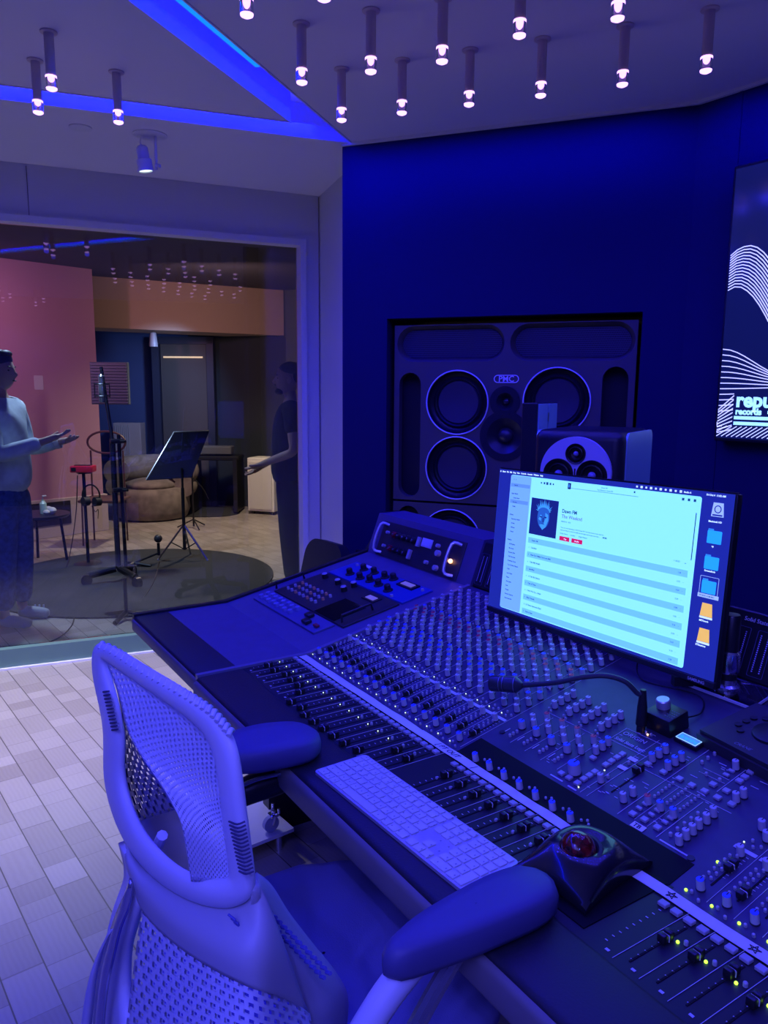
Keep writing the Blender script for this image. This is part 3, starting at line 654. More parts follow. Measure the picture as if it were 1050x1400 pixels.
def strip(c, i, bank):
    lx = c-.008
    put('led', LW if bank == 'L' else LG, (c-.010 if bank == 'L' else c+.022+.0265-.0013), .810)
    put('push_button', BT['rd'], (c-.0045 if bank == 'L' else c+.022+.0335), .816)
    for dx in (-.010, .0105): put('push_button', BT['cut'], c+dx, .8565)
    # short-fader section
    if bank != 'C':
        put('led', LW if bank == 'L' else LG, c-.012, .909); put('push_button', BT['rs'], c-.004, .911); put('push_button', BT['rs'], c+.012, .904)
        put('rotary_knob', K['b'], c+.0005, .925)
        put('fader_cap', FM, c+.006, .955+(.004 if bank == 'L' else (.033, .0, .01)[i % 3]))
        for j in range(6): put('push_button', BT['rs'], c-.009, .945+j*.0125); put('push_button', BT['rs'], c-.001, .951+j*.0125)
        if (i+0) % 2 == 0: put('led', LW if bank == 'L' else LG, c-.014, .985)
        put('rotary_knob', K['g'], c+.000, 1.020)
        put('led', LW, c-.012, 1.047); put('push_button', BT['rs'], c+.004, 1.045); put('push_button', BT['rs'], c-.004, 1.057); put('push_button', BT['rs'], c+.012, 1.053)
        y = 1.072
        for j, kk in enumerate('gggbbb|gggrrb|gggggggg'):
            if kk == '|': y += .011; continue
            put('rotary_knob', K[kk], c+(.009 if j % 2 == 0 else -.009), y); y += .0168
        for y in (1.178, 1.290): put('push_button', BT['rs'], c-.002, y)
        for j in range(4): put('push_button', BT['rd'], c-.010, 1.3085+.0336*j); put('push_button', BT['rs'], c+.009, 1.3255+.0336*j)
for i, c in enumerate(LCH):
    strip(c, i, 'L'); put('fader_cap', FM, c+.006, fy[i]-.002)
for k in range(8):
    c = -1.047+.0412*k
    if c > -.775: continue
    put('fader_cap', FM, c+.001, .817+.001*(k % 2)); put('push_button', BT['sm'], c-.001, .796); put('push_button', BT['sm'], c-.0005, .8135-.018*0+.0)
    for dx in (-.025, -.005): put('push_button', BT['cut'], c+dx, .8565)
    put('rotary_knob', K['b'], c-.016, .902); put('push_button', BT['rs'], c-.004, .914); put('push_button', BT['rs'], c+.004, .920); put('push_button', BT['rs'], c+.012, .914)
for i, c in enumerate(RCH):
    strip(c, i, 'R'); put('fader_cap', FM, c+.036, (.800, .806, .818, .80, .76)[i % 5])
# --- centre section, laid out as measured
for x, y in ((-1.080, 1.037), (-1.039, 1.038), (-.996, 1.037), (-.956, 1.038)):
    put('rotary_knob', K['B'], x, y)
    put('push_button', BT['rd'], x+.004, 1.010); put('push_button', BT['rd'], x+.004, 1.0195); put('push_button', BT['rd'], x+.004, 1.001)
put('rotary_knob', K['X'], -.901, 1.000)
for x, y, k in ((-1.080, 1.072, 'g'), (-1.065, 1.060, 'g'), (-1.062, 1.094, 'r'), (-1.042, 1.076, 'g'), (-1.026, 1.063, 'g'), (-1.021, 1.095, 'r'), (-1.002, 1.078, 'g'), (-.982, 1.061, 'g'), (-.981, 1.096, 'r'), (-.959, 1.076, 'g'), (-.934, 1.056, 'g'), (-.938, 1.095, 'r'), (-.913, 1.073, 'g'), (-.913, 1.091, 'b'), (-.915, 1.109, 'b')):
    put('rotary_knob', K[k], x, y-.004)
for i, x in enumerate((-1.084, -1.042, -1.000, -.957)):
    for y in (1.133, 1.152, 1.170, 1.189): put('rotary_knob', K['g'], x, y); put('push_button', BT['rs'], x-.013, y+.004)
    put('push_button', BT['rs'], x+.004, 1.117); put('push_button', BT['rs'], x-.006, 1.122)
for y in (.981, .997, 1.011, 1.025, 1.054, 1.069, 1.084, 1.098): put('push_button', BT['row'], -.876, y)
for x, y in ((-.916, .982), (-.897, .982), (-.907, 1.054), (-.790, 1.104), (-.824, 1.105), (-.759, 1.107), (-.734, 1.106), (-.710, 1.107), (-.711, 1.131), (-.686, 1.107), (-.686, 1.131), (-.661, 1.108), (-.686, 1.167), (-.686, 1.182), (-.687, 1.200), (-.756, .983), (-.734, .985), (-.708, .984)): put('push_button', BT['sq'], x, y)
for x, y in ((-.758, 1.001), (-.758, 1.016), (-.734, 1.002), (-.734, 1.017), (-.708, 1.002), (-.708, 1.016), (-.711, 1.167), (-.711, 1.182)): put('push_button', BT['rc'], x, y)
for x in (-.7595, -.7347, -.7095):
    for j in range(6): put('push_button', BT['rs'], x, 1.042+j*.0096)
for j in range(5): put('push_button', BT['rd'], -.684, .985+.017*j)
for x, y in ((-.735, 1.147), (-.710, 1.148), (-.760, 1.170), (-.760, 1.187), (-.7595, 1.205), (-.85, 1.030), (-.85, 1.085)): put('push_button', BT['rd'], x, y)
for x, y, k in ((-.825, 1.118, 'b'), (-.824, 1.136, 'b'), (-.824, 1.154, 'b'), (-.790, 1.117, 'b'), (-.790, 1.136, 'b'), (-.789, 1.153, 'b'), (-.788, .998, 'g'), (-.787, 1.021, 'g'), (-.756, 1.021, 'r'), (-.732, 1.022, 'b'), (-.707, 1.022, 'b'), (-.710, 1.193, 'g'), (-.661, 1.120, 'g'), (-.659, 1.137, 'g'), (-.663, .978, 'g'), (-.663, .995, 'g'), (-.663, 1.011, 'g'), (-.664, 1.028, 'g'), (-.663, 1.046, 'g'), (-.665, 1.066, 'g'), (-.850, 1.012, 'g')): put('rotary_knob', K[k], x, y)
put('fader_cap', FM, -.824, 1.079); put('led', LW, -.868, .975); put('led', LW, -.868, 1.041)
for x in (-.900, -.884): put('led', LA, x, 1.178)
for x in (-.906, -.890, -.878): put('push_button', BT['rs'], x, 1.181)
# centre print
q = MB()
for x in (-1.060, -1.018, -.975, -.932): pline(x, .985, x, 1.105, .0008)
pline(-1.09, 1.112, -.94, 1.112, .0008)
for x in (-1.09, -1.048, -1.006, -.963): pline(x-.008, 1.001, x-.006, 1.020, .0015)
for x in (-.857, -.842): pline(x, .965, x, 1.18, .0008)
pline(-.842, 1.09, -.65, 1.09, .0008); pline(-.775, .965, -.775, 1.22, .0009); pline(-.747, .975, -.747, 1.09, .0007); pline(-.722, .975, -.722, 1.09, .0007); pline(-.697, .965, -.697, 1.085, .0009); pline(-.697, 1.12, -.697, 1.22, .0009)
pline(-.930, .968, -.900, .968, .003); pline(-.885, .966, -.865, .966, .003); pline(-.69, .966, -.64, .966, .003)
for y in (1.147, 1.160): pline(-.75, y, -.70, y, .0008)
for x, y in ((-.72, 1.10), (-.675, 1.15), (-.668, 1.17), (-.664, 1.19), (-.66, 1.21), (-.74, 1.19), (-.775+.02, 1.13), (-.83, 1.02), (-.825, 1.05), (-.80, 1.06)): pline(x, y, x+.014, y, .0014)
random.seed(3)
for k in range(60):
    x = -1.09+random.random()*.42; y = .985+random.random()*.2; pline(x, y, x+.007, y, .0012)
cbuild(q, 'centre_print', M_line, smooth=0)
q = MB(); q.box((0, 0, 0), (.0028, .085, .0008), surf(-.819, 1.045, .0006)); cbuild(q, 'short_fader_slot', M_slot, smooth=0)
for c in LCH+RCH:
    q = MB(); q.box((0, 0, 0), (.0028, .07, .0008), surf(c+.006, .975, .0006)); cbuild(q, 'short_fader_slot', M_slot, smooth=0)
tt = [text('x', 'ORIGIN', .0155, surf(-.922, 1.150, .001), M_line, None, .0002), text('x', 'Solid State Logic', .0125, surf(-.922, 1.128, .001), M_line, None, .0002, bold=.0002)]
tt[1].data.transform(surf(-.922, 1.128, .001) @ Matrix.Diagonal((.83, 1, 1, 1)) @ surf(-.922, 1.128, .001).inverted())
o = join(tt, 'console_text'); o.data.transform(CI); o.parent = con
q = MB(); q.box((0, 0, 0), (.085, .001, .0006), surf(-.883, 1.170, .0006)); q.box((0, 0, 0), (.085, .001, .0006), surf(-.883, 1.121, .0006)); q.box((0, 0, 0), (.001, .05, .0006), surf(-.927, 1.146, .0006)); cbuild(q, 'logo_frame', M_line, smooth=0)
# paper labels
for x, y, w_, d_, b in ((-.853, 1.099, .018, .010, ''), (-.850, 1.068, .018, .010, ''), (-.731, .966, .024, .013, 'TB')):
    q = MB(); q.box((0, 0, 0), (w_, d_, .0006), surf(x, y, .0015)); o = cbuild(q, 'paper_label', M_tape, smooth=0)
    if b:
        u_ = text('label_text', b, .012, surf(x-.009, y-.004, .002), M_ink, None, .0001, bold=.0003); u_.data.transform(CI); u_.parent = o
# screws
q = MB()
for x, y in ((-1.099, 1.0), (-.633, .965), (-1.10, 1.155), (-.635, 1.44)): q.lathe([(.006, 0), (.006, .002), (.002, .002)], surf(x, y), 12)
cbuild(q, 'screws', M_knobblk)
# distribute: the 100 nearest of each kind are parts, the rest one part
def dist(M): return ((OX*0+M.translation)-CAM).length
for kind, L in ITEMS.items():
    def score(e):
        p = e[1].translation-CAM; z = p.dot(FW); x = p.dot(RT)/z*FPX+525; y = 700-p.dot(UP)/z*FPX
        off = max(0, x-1050, y-1400, -x)
        return p.length+(off*.02 if off > 4 else 0)
    L = sorted(L, key=score)
    for me, M in L[:100]:
        o = bpy.data.objects.new(kind, me); COL.objects.link(o); o.parent = con; o.matrix_local = CI @ M
    if L[100:]:
        q = MB(); mats = []
        for me, M in L[100:]:
            ids = []
            for m in me.materials:
                if m not in mats: mats.append(m)
                ids.append(mats.index(m))
            k0 = len(q.v); T = M
            q.v += [tuple(T @ v.co) for v in me.vertices]
            for p in me.polygons: q.f.append([k0+i for i in p.vertices]); q.mi.append(ids[p.material_index])
        cbuild(q, kind+'_field', mats, kind='stuff')
# --- tapes
def tape(x0, x1, label, words):
    q = MB(); n = 14; vs = []
    for i in range(n+1):
        x = x0+(x1-x0)*i/n; w_ = .0012*math.sin(i*1.7)
        vs += [(x, .8695+w_*.5, .8315+.0008*abs(math.sin(i))), (x, .8915+w_, .8315+.0008*abs(math.cos(i)))]
    q.add(vs+[(a, b, c+.0006) for a, b, c in vs], [(2*i, 2*i+1, 2*i+3, 2*i+2) for i in range(n)]+[(2*n+2+2*i, 2*n+4+2*i, 2*n+5+2*i, 2*n+3+2*i) for i in range(n)])
    o = q.build('tape_strip', M_tape, None, smooth=0); tag(o, label, 'tape')
    for x, b, sz in words:
        if b == '*':
            q = MB(); pts = [(.0085*math.cos(R(90+144*k)), .0085*math.sin(R(90+144*k))) for k in range(6)]
            for a, c in zip(pts, pts[1:]): q.tube([(x+a[0], .8805+a[1], .8335), (x+c[0], .8805+c[1], .8335)], .0006, 5)
            q.build('drawn_star', M_ink, o)
        else:
            text('handwriting', b, sz, Matrix.Translation((x, .8745, .8335)), M_ink, o, .0001, shear=.2)
    return o
tape(-1.774, -1.222, 'long left piece of paper tape across the far channels', [])
tape(-1.224, -.794, 'paper tape with the words PT OUT, above the keyboard', [(-1.158, '[ PT OUT', .0165), (-1.045, '|', .02)])
tape(-.664, .03, 'paper tape with drawn stars at the near right channels', [(-.603, '*', 0), (-.478, '*', 0)])
# ================================================================== LEFT WING
XW = (XL+XB)/2; WW = XB-XL
OW = V3(XW, 1.0, 0)
wing = thing('side_desk', 'slanted producer desk at the far end of the console with rack modules and angled turret', 'desk', OW)
def wb(q, name, m, par=wing, **k):
    o = q.build(name, m, None, **k); o.data.transform(Matrix.Translation(-OW)); o.parent = par; return o
def slabprof(x0, x1, pts, thick):
    pr = pts+[(y, z-thick) for y, z in pts[::-1]]; n = len(pr)
    return [(x0, y, z) for y, z in pr]+[(x1, y, z) for y, z in pr], [tuple(range(n)), tuple(range(n, 2*n))[::-1]]+[(i, n+i, n+(i+1) % n, (i+1) % n) for i in range(n)]
q = MB(); q.add(*slabprof(XL+.012, XB-.004, [(.70, .829), (.90, .829), (1.46, .944)], .03)); wb(q, 'top_panel', M_panelL, smooth=0)
q = MB(); q.box((XW, .650, .810), (WW-.008, .116, .040), None, .010, 4); wb(q, 'front_pad', M_leather)
q = MB(); q.box((XW, .612, .803), (WW-.012, .05, .040), None, .008, 3); wb(q, 'front_edge', M_edge)
q = MB(); q.add(*slabprof(XL-.006, XL+.014, [(.594, .836), (.90, .836), (1.455, .951), (1.485, .99), (1.52, 1.085), (1.60, 1.085)], .05)); wb(q, 'edge_trim', M_black, smooth=0)
q = MB(); q.add(*slabprof(XB-.010, XB+.004, [(.590, .836), (.90, .836), (1.455, .951)], .05)); wb(q, 'joint_trim', mat('joint_grey', (.15, .14, .22), .4), smooth=0)
q = MB(); q.add([(x, y, z) for x in (XL+.01, XB+.0) for y, z in ((1.455, .943), (1.508, 1.085), (1.62, 1.085), (1.62, .80), (1.455, .80))], [(0, 1, 2, 3, 4), (9, 8, 7, 6, 5), (0, 5, 6, 1), (1, 6, 7, 2), (2, 7, 8, 3), (3, 8, 9, 4), (4, 9, 5, 0)]); wb(q, 'turret', M_panelL, smooth=0)
q = MB(); q.box((XW, 1.54, .40), (WW-.1, .04, .78)); wb(q, 'modesty_panel', M_blackm, smooth=0)
q = MB(); q.box((XL+.08, 1.25, .40), (.05, .5, .80)); wb(q, 'leg', M_blackm, smooth=0)
# rack unit in the turret
RM = Matrix.Translation((0, 1.457, .943)) @ Matrix.Rotation(math.pi/2-math.atan2(.053, .142), 4, 'X')
OR = V3(-2.075, 1.46, .95)
rack = thing('rack_preamp', 'black rack unit with two pull handles and a lit amber lamp in the turret', 'audio device', OR)
def rb(q, name, m, par=rack, **k):
    o = q.build(name, m, None, **k); o.data.transform(Matrix.Translation(-OR)); o.parent = par; return o
q = MB(); q.box((-2.075, .066, .002), (.475, .126, .008), RM, .001, 1); rb(q, 'faceplate', mat('rack_black', (.03, .03, .04), .4))
for x in (-2.300, -1.880):
    q = MB(); q.tube([RM @ V3(x+.022, .015, .004), RM @ V3(x, .022, .028), RM @ V3(x, .110, .028), RM @ V3(x+.022, .117, .004)], .0055, 8, smooth=4); rb(q, 'pull_handle', M_alu)
for j, (y, rr) in enumerate(((.088, 5), (.038, 4))):
    for i in range(rr):
        q = MB(); q.m = 1 if i == 0 else 0; q.lathe([(.012, 0), (.011, .010), (.009, .014), (.001, .014)], RM @ Matrix.Translation((-2.225+i*.030, y-.003*i*0, .006)), 16, cap=False)
        q.m = 2; q.lathe([(.005, .014), (.004, .018), (.0001, .018)], RM @ Matrix.Translation((-2.225+i*.030, y, .006)), 10, cap=False)
        rb(q, 'knob', [M_black, mat('deep_red_knob', (.22, .01, .02), .3), M_chrome])
    q = MB(); q.box((-2.072+(.0 if j == 0 else -.03), y, .012), (.012, .034, .014), RM, .002, 1); rb(q, 'switch_bar', M_grey)
q = MB(); q.box((-2.030, .092, .008), (.055, .030, .004), RM); q.box((-2.030, .092, .011), (.045, .022, .002), RM); rb(q, 'paper_tag', M_tape, smooth=0)
for x, y, r in ((-2.265, .090, .006), (-2.265, .040, .006), (-1.965, .094, .007), (-1.955, .070, .011), (-2.0, .030, .007), (-1.945, .022, .010)):
    q = MB(); q.lathe([(r, 0), (r*.9, .012), (.0001, .013)], RM @ Matrix.Translation((x, y, .006)), 14, cap=False); rb(q, 'small_knob', M_grey)
q = MB(); q.ball((-1.893+.012, .058, .012), .0075, M=RM); rb(q, 'pilot_lamp', mat('amber_lamp', (1, .6, .3), .4, emit=(1, .42, .18), es=4))
# flat modules in the slope
def module(name, label, x0, x1, y0, y1, m):
    c = V3((x0+x1)/2, (y0+y1)/2, pz((y0+y1)/2)); t = thing(name, label, 'audio device', c); t['_m'] = 0; del t['_m']
    I = Matrix.Translation(-c)
    q = MB(); q.box((0, 0, .002), (x1-x0, y1-y0, .006), I @ surf((x0+x1)/2, (y0+y1)/2), .001, 1); q.build('faceplate', m, t)
    return t, I
t, I = module('mini_controller', 'light blue control strip with two black square buttons, lowest module of the side desk', -2.31, -1.875, .972, 1.043, mat('blue_faceplate', (.085, .085, .22), .45))
for i in range(8):
    for y in (.993, 1.018):
        q = MB(); q.lathe([(.009, 0), (.008, .012), (.001, .013)], I @ surf(-2.285+i*.030, y+.004*(i % 2), .004), 12, cap=False); q.build('knob', mat('blue_grey_knob', (.2, .22, .45), .4), t)
for x, y in ((-1.990, 1.020), (-1.955, .992)):
    q = MB(); q.box((0, 0, .008), (.030, .022, .010), I @ surf(x, y, .004), .002, 2); q.build('square_button', M_black, t)
q = MB(); q.box((0, 0, .006), (.022, .012, .006), I @ surf(-1.905, .998, .004), .001, 1); q.build('red_button', mat('dark_red', (.25, .02, .03), .4), t)
t, I = module('effects_processor', 'black rack device with screen and two handles, middle module of the side desk', -2.307, -1.838, 1.046, 1.246, mat('processor_black', (.022, .022, .028), .35))
for j in range(3):
    for i in range(8):
        q = MB(); q.m = (0, 0, 1)[(i+j) % 3]; q.lathe([(.0055, 0), (.0048, .010), (.0001, .011)], I @ surf(-2.272+i*.028, 1.085+j*.027, .004), 10, cap=False); q.build('knob', [M_btn, mat('amber_cap', (.7, .35, .15), .4)], t)
for x, y in ((-2.252, 1.215), (-2.158, 1.213), (-2.083, 1.193), (-2.087, 1.233)):
    q = MB(); q.m = 0; q.lathe([(.011, 0), (.010, .016)], I @ surf(x, y, .004), 16, cap=False); q.m = 1; q.lathe([(.010, .016), (.008, .019), (.0001, .019)], I @ surf(x, y, .004), 16, cap=False); q.build('large_knob', [M_knobblk, M_grey], t)
q = MB(); q.box((0, 0, .0062), (.122, .112, .002), I @ surf(-1.957, 1.106)); q.build('screen', mat('dark_glass', (.004, .004, .010), .06), t)
q = MB(); q.box((0, 0, .0066), (.07, .034, .003), I @ surf(-1.945, 1.212)); o = q.build('meter_bezel', M_black, t)
q = MB(); q.box((0, 0, .0088), (.045, .020, .002), I @ surf(-1.945, 1.212)); q.build('meter_window', mat('violet_meter', (.12, .10, .25), .4, emit=(.14, .11, .42), es=.7), o)
for x in (-2.318, -1.868):
    q = MB(); q.tube([I @ (surf(x, 1.062, .004).translation), I @ surf(x, 1.066, .026).translation, I @ surf(x, 1.165, .026).translation, I @ surf(x, 1.168, .004).translation], .0042, 8); q.build('pull_handle', M_black, t)
t, I = module('blue_compressor', 'bright blue rack module with black knobs, directly below the turret', -2.296, -1.836, 1.250, 1.368, mat('bright_blue_face', (.015, .05, .32), .4))
for x, y in ((-2.203, 1.285), (-2.134, 1.284), (-2.195, 1.336), (-2.132, 1.339), (-2.082, 1.291), (-2.064, 1.338), (-2.024, 1.346), (-2.023, 1.287), (-1.957, 1.280)):
    q = MB(); q.lathe([(.0165, 0), (.016, .004), (.011, .006), (.0105, .020), (.008, .023), (.0001, .023)], I @ surf(x, y, .004), 18, cap=False); q.build('knob', M_knobblk, t)
q = MB(); q.box((0, 0, .0066), (.085, .036, .006), I @ surf(-1.933, 1.341)); o = q.build('meter_bezel', M_black, t)
q = MB(); q.box((0, 0, .0104), (.058, .020, .002), I @ surf(-1.933, 1.341)); q.build('meter_window', bpy.data.materials['violet_meter'], o)
for x, y in ((-1.988, 1.30), (-1.905, 1.26), (-1.86, 1.345), (-2.255, 1.345)):
    q = MB(); q.lathe([(.006, 0), (.005, .008), (.0001, .009)], I @ surf(x, y, .004), 10, cap=False); q.build('screw', M_btn, t)
q = MB(); q.box((0, 0, .005), (.05, .02, .002), I @ surf(-2.215, 1.358)); q.build('paper_tag', M_tape, t)
# ================================================================== COMPUTER MONITOR
MC = V3(-1.2111, 1.3567, 1.1439); MR = V3(.9998, -.0069, .018); MU = V3(-.0174, .0869, .9961)
MM = frame((0, 0, 0), MR, MU)
mon = thing('computer_monitor', 'large thin-framed computer monitor showing a music library window', 'computer monitor', MC)
q = MB(); q.box((0, -.002, -.018), (.70, .394, .018), MM, .004, 2); q.box((0, -.02, -.034), (.40, .22, .02), MM, .009, 2); q.build('housing', M_black, mon)
q = MB(); q.box((0, -.1905, -.006), (.70, .013, .010), MM, .001, 1); q.box((0, .1965, -.010), (.70, .003, .004), MM); q.build('bezel', mat('bezel_black', (.02, .02, .026), .35), mon)
text('maker_name', 'SAMSUNG', .0085, MM @ Matrix.Translation((.290, -.1935, -.0005)), M_line, mon, .0001, bold=.0002)
def em(name, c, s=1): return mat(name, tuple(min(.8, x) for x in c), .3, emit=c, es=s, spec=.1)
S_desk = em('desktop_blue', (.012, .022, .22)); S_side = em('sidebar_tone', (.17, .42, .80)); S_win = em('window_tone', (.27, .86, 1.0), 1.0)
S_row = em('row_tone', (.16, .55, .76)); S_ink = em('screen_ink', (.012, .06, .17)); S_red = em('screen_red', (.60, .01, .09)); S_wht = em('screen_white', (.62, .86, 1)); S_sel = em('selection_tone', (.11, .28, .60))
S_fold = em('folder_blue', (.02, .36, .84)); S_fold2 = em('folder_tab', (.03, .24, .62)); S_org = em('drive_orange', (.82, .50, .10)); S_gry = em('drive_grey', (.32, .48, .68)); S_art = em('cover_navy', (.008, .016, .14)); S_art2 = em('cover_light', (.05, .32, .62)); S_art3 = em('cover_mid', (.02, .11, .36))
def rect(q, x0, y0, x1, y1, z): q.box(((x0+x1)/2, (y0+y1)/2, z), (x1-x0, y1-y0, .0003), MM)
q = MB(); rect(q, -.347, -.183, .347, .194, -.004); disp = q.build('display', S_desk, mon, smooth=0)
q = MB(); q.prism([(x-.0115, y+.003) for x, y in rrect(.573, .358, .005)], -.0038, -.0034, MM); q.build('app_window', S_win, disp, smooth=0)
q = MB(); q.prism([(x-.260, y+.003) for x, y in rrect(.078, .356, .004)], -.0034, -.0031, MM); q.build('sidebar', S_side, disp, smooth=0)
q = MB()
for k in range(6): rect(q, -.213, .0125-.0372*k-.0, .262, .0275-.0372*k, -.0031)
q.build('track_rows', S_row, disp, smooth=0)
T_ = lambda b, sz, x, y, m=S_ink, bold=0.0: text('x', b, sz, MM @ Matrix.Translation((x, y, -.0028)), m, disp, .0001, bold=bold)
tt = [T_('Dawn FM', .0125, -.104, .104, bold=.0003), T_('The Weeknd', .0125, -.104, .091, em('artist_ink', (.10, .10, .36)), bold=.0001), T_('R&B/SOUL  2022', .0045, -.104, .081),
      T_('"You are now listening to 103.5 Dawn FM. You have been in the dark for', .0046, -.104, .066), T_('way too long. It is time to walk into the light and accept your fate ...', .0046, -.104, .0600), T_('MORE', .0046, .030, .0600, bold=.0002),
      T_('Dolby Atmos', .0048, -.104, .0515), T_('Lossless', .0048, -.07, .0515), T_('Digital Master', .0048, -.043, .0515),
      T_('Play', .0055, -.090, .0385, S_wht), T_('Shuffle', .0055, -.055, .0385, S_wht), T_('+ ADD', .0052, .225, .041), T_('...', .0062, .252, .041, bold=.0003),
      T_('Dawn FM', .0046, .012, .1745), T_('The Weeknd - Dawn FM', .0046, .000, .1685), T_('<  >', .007, -.288, .168)]
tr = ['Dawn FM', 'Gasoline', 'How Do I Make You Love Me?', 'Take My Breath', 'Sacrifice', 'A Tale By Quincy', 'Out of Time', 'Here We Go... Again', 'Best Friends', 'Is There Someone Else?', 'Starry Eyes']
du = ['1:36', '3:32', '3:34', '5:39', '3:08', '1:36', '3:34', '3:29', '2:43', '3:19', '2:28']
for i, (a, b) in enumerate(zip(tr, du)):
    y = .0182-.0186*i
    if y < -.174: break
    tt += [T_(str(i+1), .0050, -.209, y), T_(a, .0058, -.200, y, bold=.0001), T_(b, .0050, .238, y), T_('...', .005, .252, y+.001)]
sd = ['Search', '', 'Apple Music', 'Listen Now', 'Browse', 'Radio', '', 'Library', 'Recently Added', 'Artists', 'Albums', 'Songs', '', 'Playlists', 'All Playlists', 'My mixes', 'Running Mix', 'Old Favorites', 'Roadtrip Songs', 'Top 25 Most Played', 'Chill', 'Late Night', 'Piano', 'Slow Jams', 'Soul', 'Purple', 'Recent Imports', 'Instrumentals']
for i, b in enumerate(sd):
    if b: tt.append(T_(b, .0050, -.291 if b in ('Apple Music', 'Library', 'Playlists') else -.283, .154-.0112*i, bold=.0001))
join(tt, 'window_text')
q = MB(); rect(q, -.296, .151, -.224, .160, -.0030); rect(q, -.294, .1075, -.226, .117, -.0030); q.build('selection_bars', S_sel, disp, smooth=0)
q = MB(); rect(q, -.105, .0355, -.072, .0460, -.0031); rect(q, -.065, .0355, -.030, .0460, -.0031); q.build('play_buttons', S_red, disp, smooth=0)
q = MB()
for i, (x, r) in enumerate(((-.184, .002), (-.173, .0026), (-.163, .0034), (-.152, .0026), (-.142, .002))): rect(q, x-r, .170-r, x+r, .170+r, -.0029)
rect(q, -.083, .1655, .118, .1663, -.0029); rect(q, .2655, .05, .2675, .148, -.0029); rect(q, .060+.045, .173, .064+.045, .177, -.0029)
for x in (.232, .246, .260): rect(q, x-.0028, .170, x+.0028, .1755, -.0029)
q.build('transport_icons', S_ink, disp, smooth=0)
q = MB(); q.m = 0; rect(q, -.093, .163, -.083, .178, -.0029); q.m = 0; q.m = 1; rect(q, -.090, .167, -.087, .175, -.0027); q.build('mini_cover', [S_art, S_art2], disp, smooth=0)
# album cover: plain stand-in portrait
q = MB(); q.m = 0; rect(q, -.2135, .0365, -.1177, .1300, -.0031)
q.m = 2; q.prism([(-.166+.021*math.cos(a), .085+.030*math.sin(a)) for a in [2*math.pi*k/24 for k in range(24)]], -.0029, -.0027, MM)
q.m = 1
for k in range(17):
    a = R(10+160*k/16); r = .030+.004*((k*7) % 3); q.prism([(-.166+.020*math.cos(a-.12), .097+.012*math.sin(a-.12)), (-.166+r*.85*math.cos(a), .096+r*math.sin(a)*.95), (-.166+.020*math.cos(a+.12), .097+.012*math.sin(a+.12))], -.0027, -.0025, MM)
q.prism([(-.163, .068), (-.158, .082), (-.160, .096), (-.150, .092), (-.148, .078), (-.155, .062)], -.0026, -.0024, MM)
q.prism([(-.182, .078), (-.176, .090), (-.172, .088), (-.174, .074)], -.0026, -.0024, MM); q.prism([(-.178, .064), (-.166, .052), (-.154, .062), (-.166, .068)], -.0026, -.0024, MM)
q.m = 0
for x, y in ((-.174, .0845), (-.158, .0845)): rect(q, x-.004, y-.0015, x+.004, y+.0015, -.0022)
rect(q, -.171, .0665, -.161, .0680, -.0022); rect(q, -.167, .072, -.164, .083, -.0022)
q.build('album_cover', [S_art, S_art2, S_art3], disp, smooth=0)
# menu bar and desktop icons
tt = [T_('Music   File   Edit   Song   View   Controls   Account   Window   Help', .0054, -.334, .1862, S_wht, .00025), T_('Studio A', .0050, .232, .1862, S_wht, .0002), T_('Fri Oct 4  11:02 AM', .0052, .285, .1862, S_wht, .0002),
      T_('Macintosh HD', .0050, .296, .1340, S_wht, .0002), T_('vp', .0050, .309, .0845, S_wht, .0002), T_('Screenshots', .0050, .299, .0340, S_wht, .0002), T_('STUDIO A MUSIC', .0044, .2935, -.0172, S_ink, .0001), T_('MPXwork', .0050, .300, -.0682, S_wht, .0002), T_('BTSessions', .0050, .298, -.1190, S_wht, .0002)]
join(tt, 'menu_text')
q = MB()
for i in range(10): x = .112+.0125*i; r = .0022+.0006*(i % 2); rect(q, x-r, .188-r*.9, x+r, .188+r*.9, -.0029)
rect(q, -.343, .1858, -.3395, .1898, -.0029); q.build('menu_icons', S_wht, disp, smooth=0)
for y in (.1045, .0520, .0030):
    q = MB(); q.m = 0; q.prism([(x+.313, y+yy) for x, yy in rrect(.032, .026, .002)], -.0029, -.0026, MM); q.m = 1; rect(q, .298, y+.011, .310, y+.0165, -.0030); q.build('folder_icon', [S_fold, S_fold2], disp, smooth=0)
q = MB(); o_ = rrect(.042, .042, .002); i_ = rrect(.0405, .0405, .0015); q.ring([(x+.313, y+.0035) for x, y in o_], [(x+.313, y+.0035) for x, y in i_], -.0030, -.0027, MM); rect(q, .290, -.0195, .337, -.0115, -.0030); q.build('selected_frame', S_gry, disp, smooth=0)
q = MB(); q.m = 0; q.prism([(.300, .146), (.303, .174), (.325, .174), (.328, .146)], -.0030, -.0027, MM); q.m = 1; q.ring([(.314+.008*math.cos(R(20*k)), .161+.008*math.sin(R(20*k))) for k in range(18)], [(.314+.006*math.cos(R(20*k)), .161+.006*math.sin(R(20*k))) for k in range(18)], -.0027, -.0025, MM); q.m = 1; rect(q, .303, .1475, .325, .1505, -.0026); q.build('drive_icon', [S_gry, S_desk], disp, smooth=0)
for y in (-.045, -.097):
    q = MB(); q.m = 0; q.prism([(.300, y-.012), (.303, y+.015), (.325, y+.015), (.328, y-.012)], -.0030, -.0027, MM); q.m = 1; rect(q, .2995, y-.0165, .3285, y-.0125, -.0028); q.build('orange_drive_icon', [S_org, S_wht], disp, smooth=0)
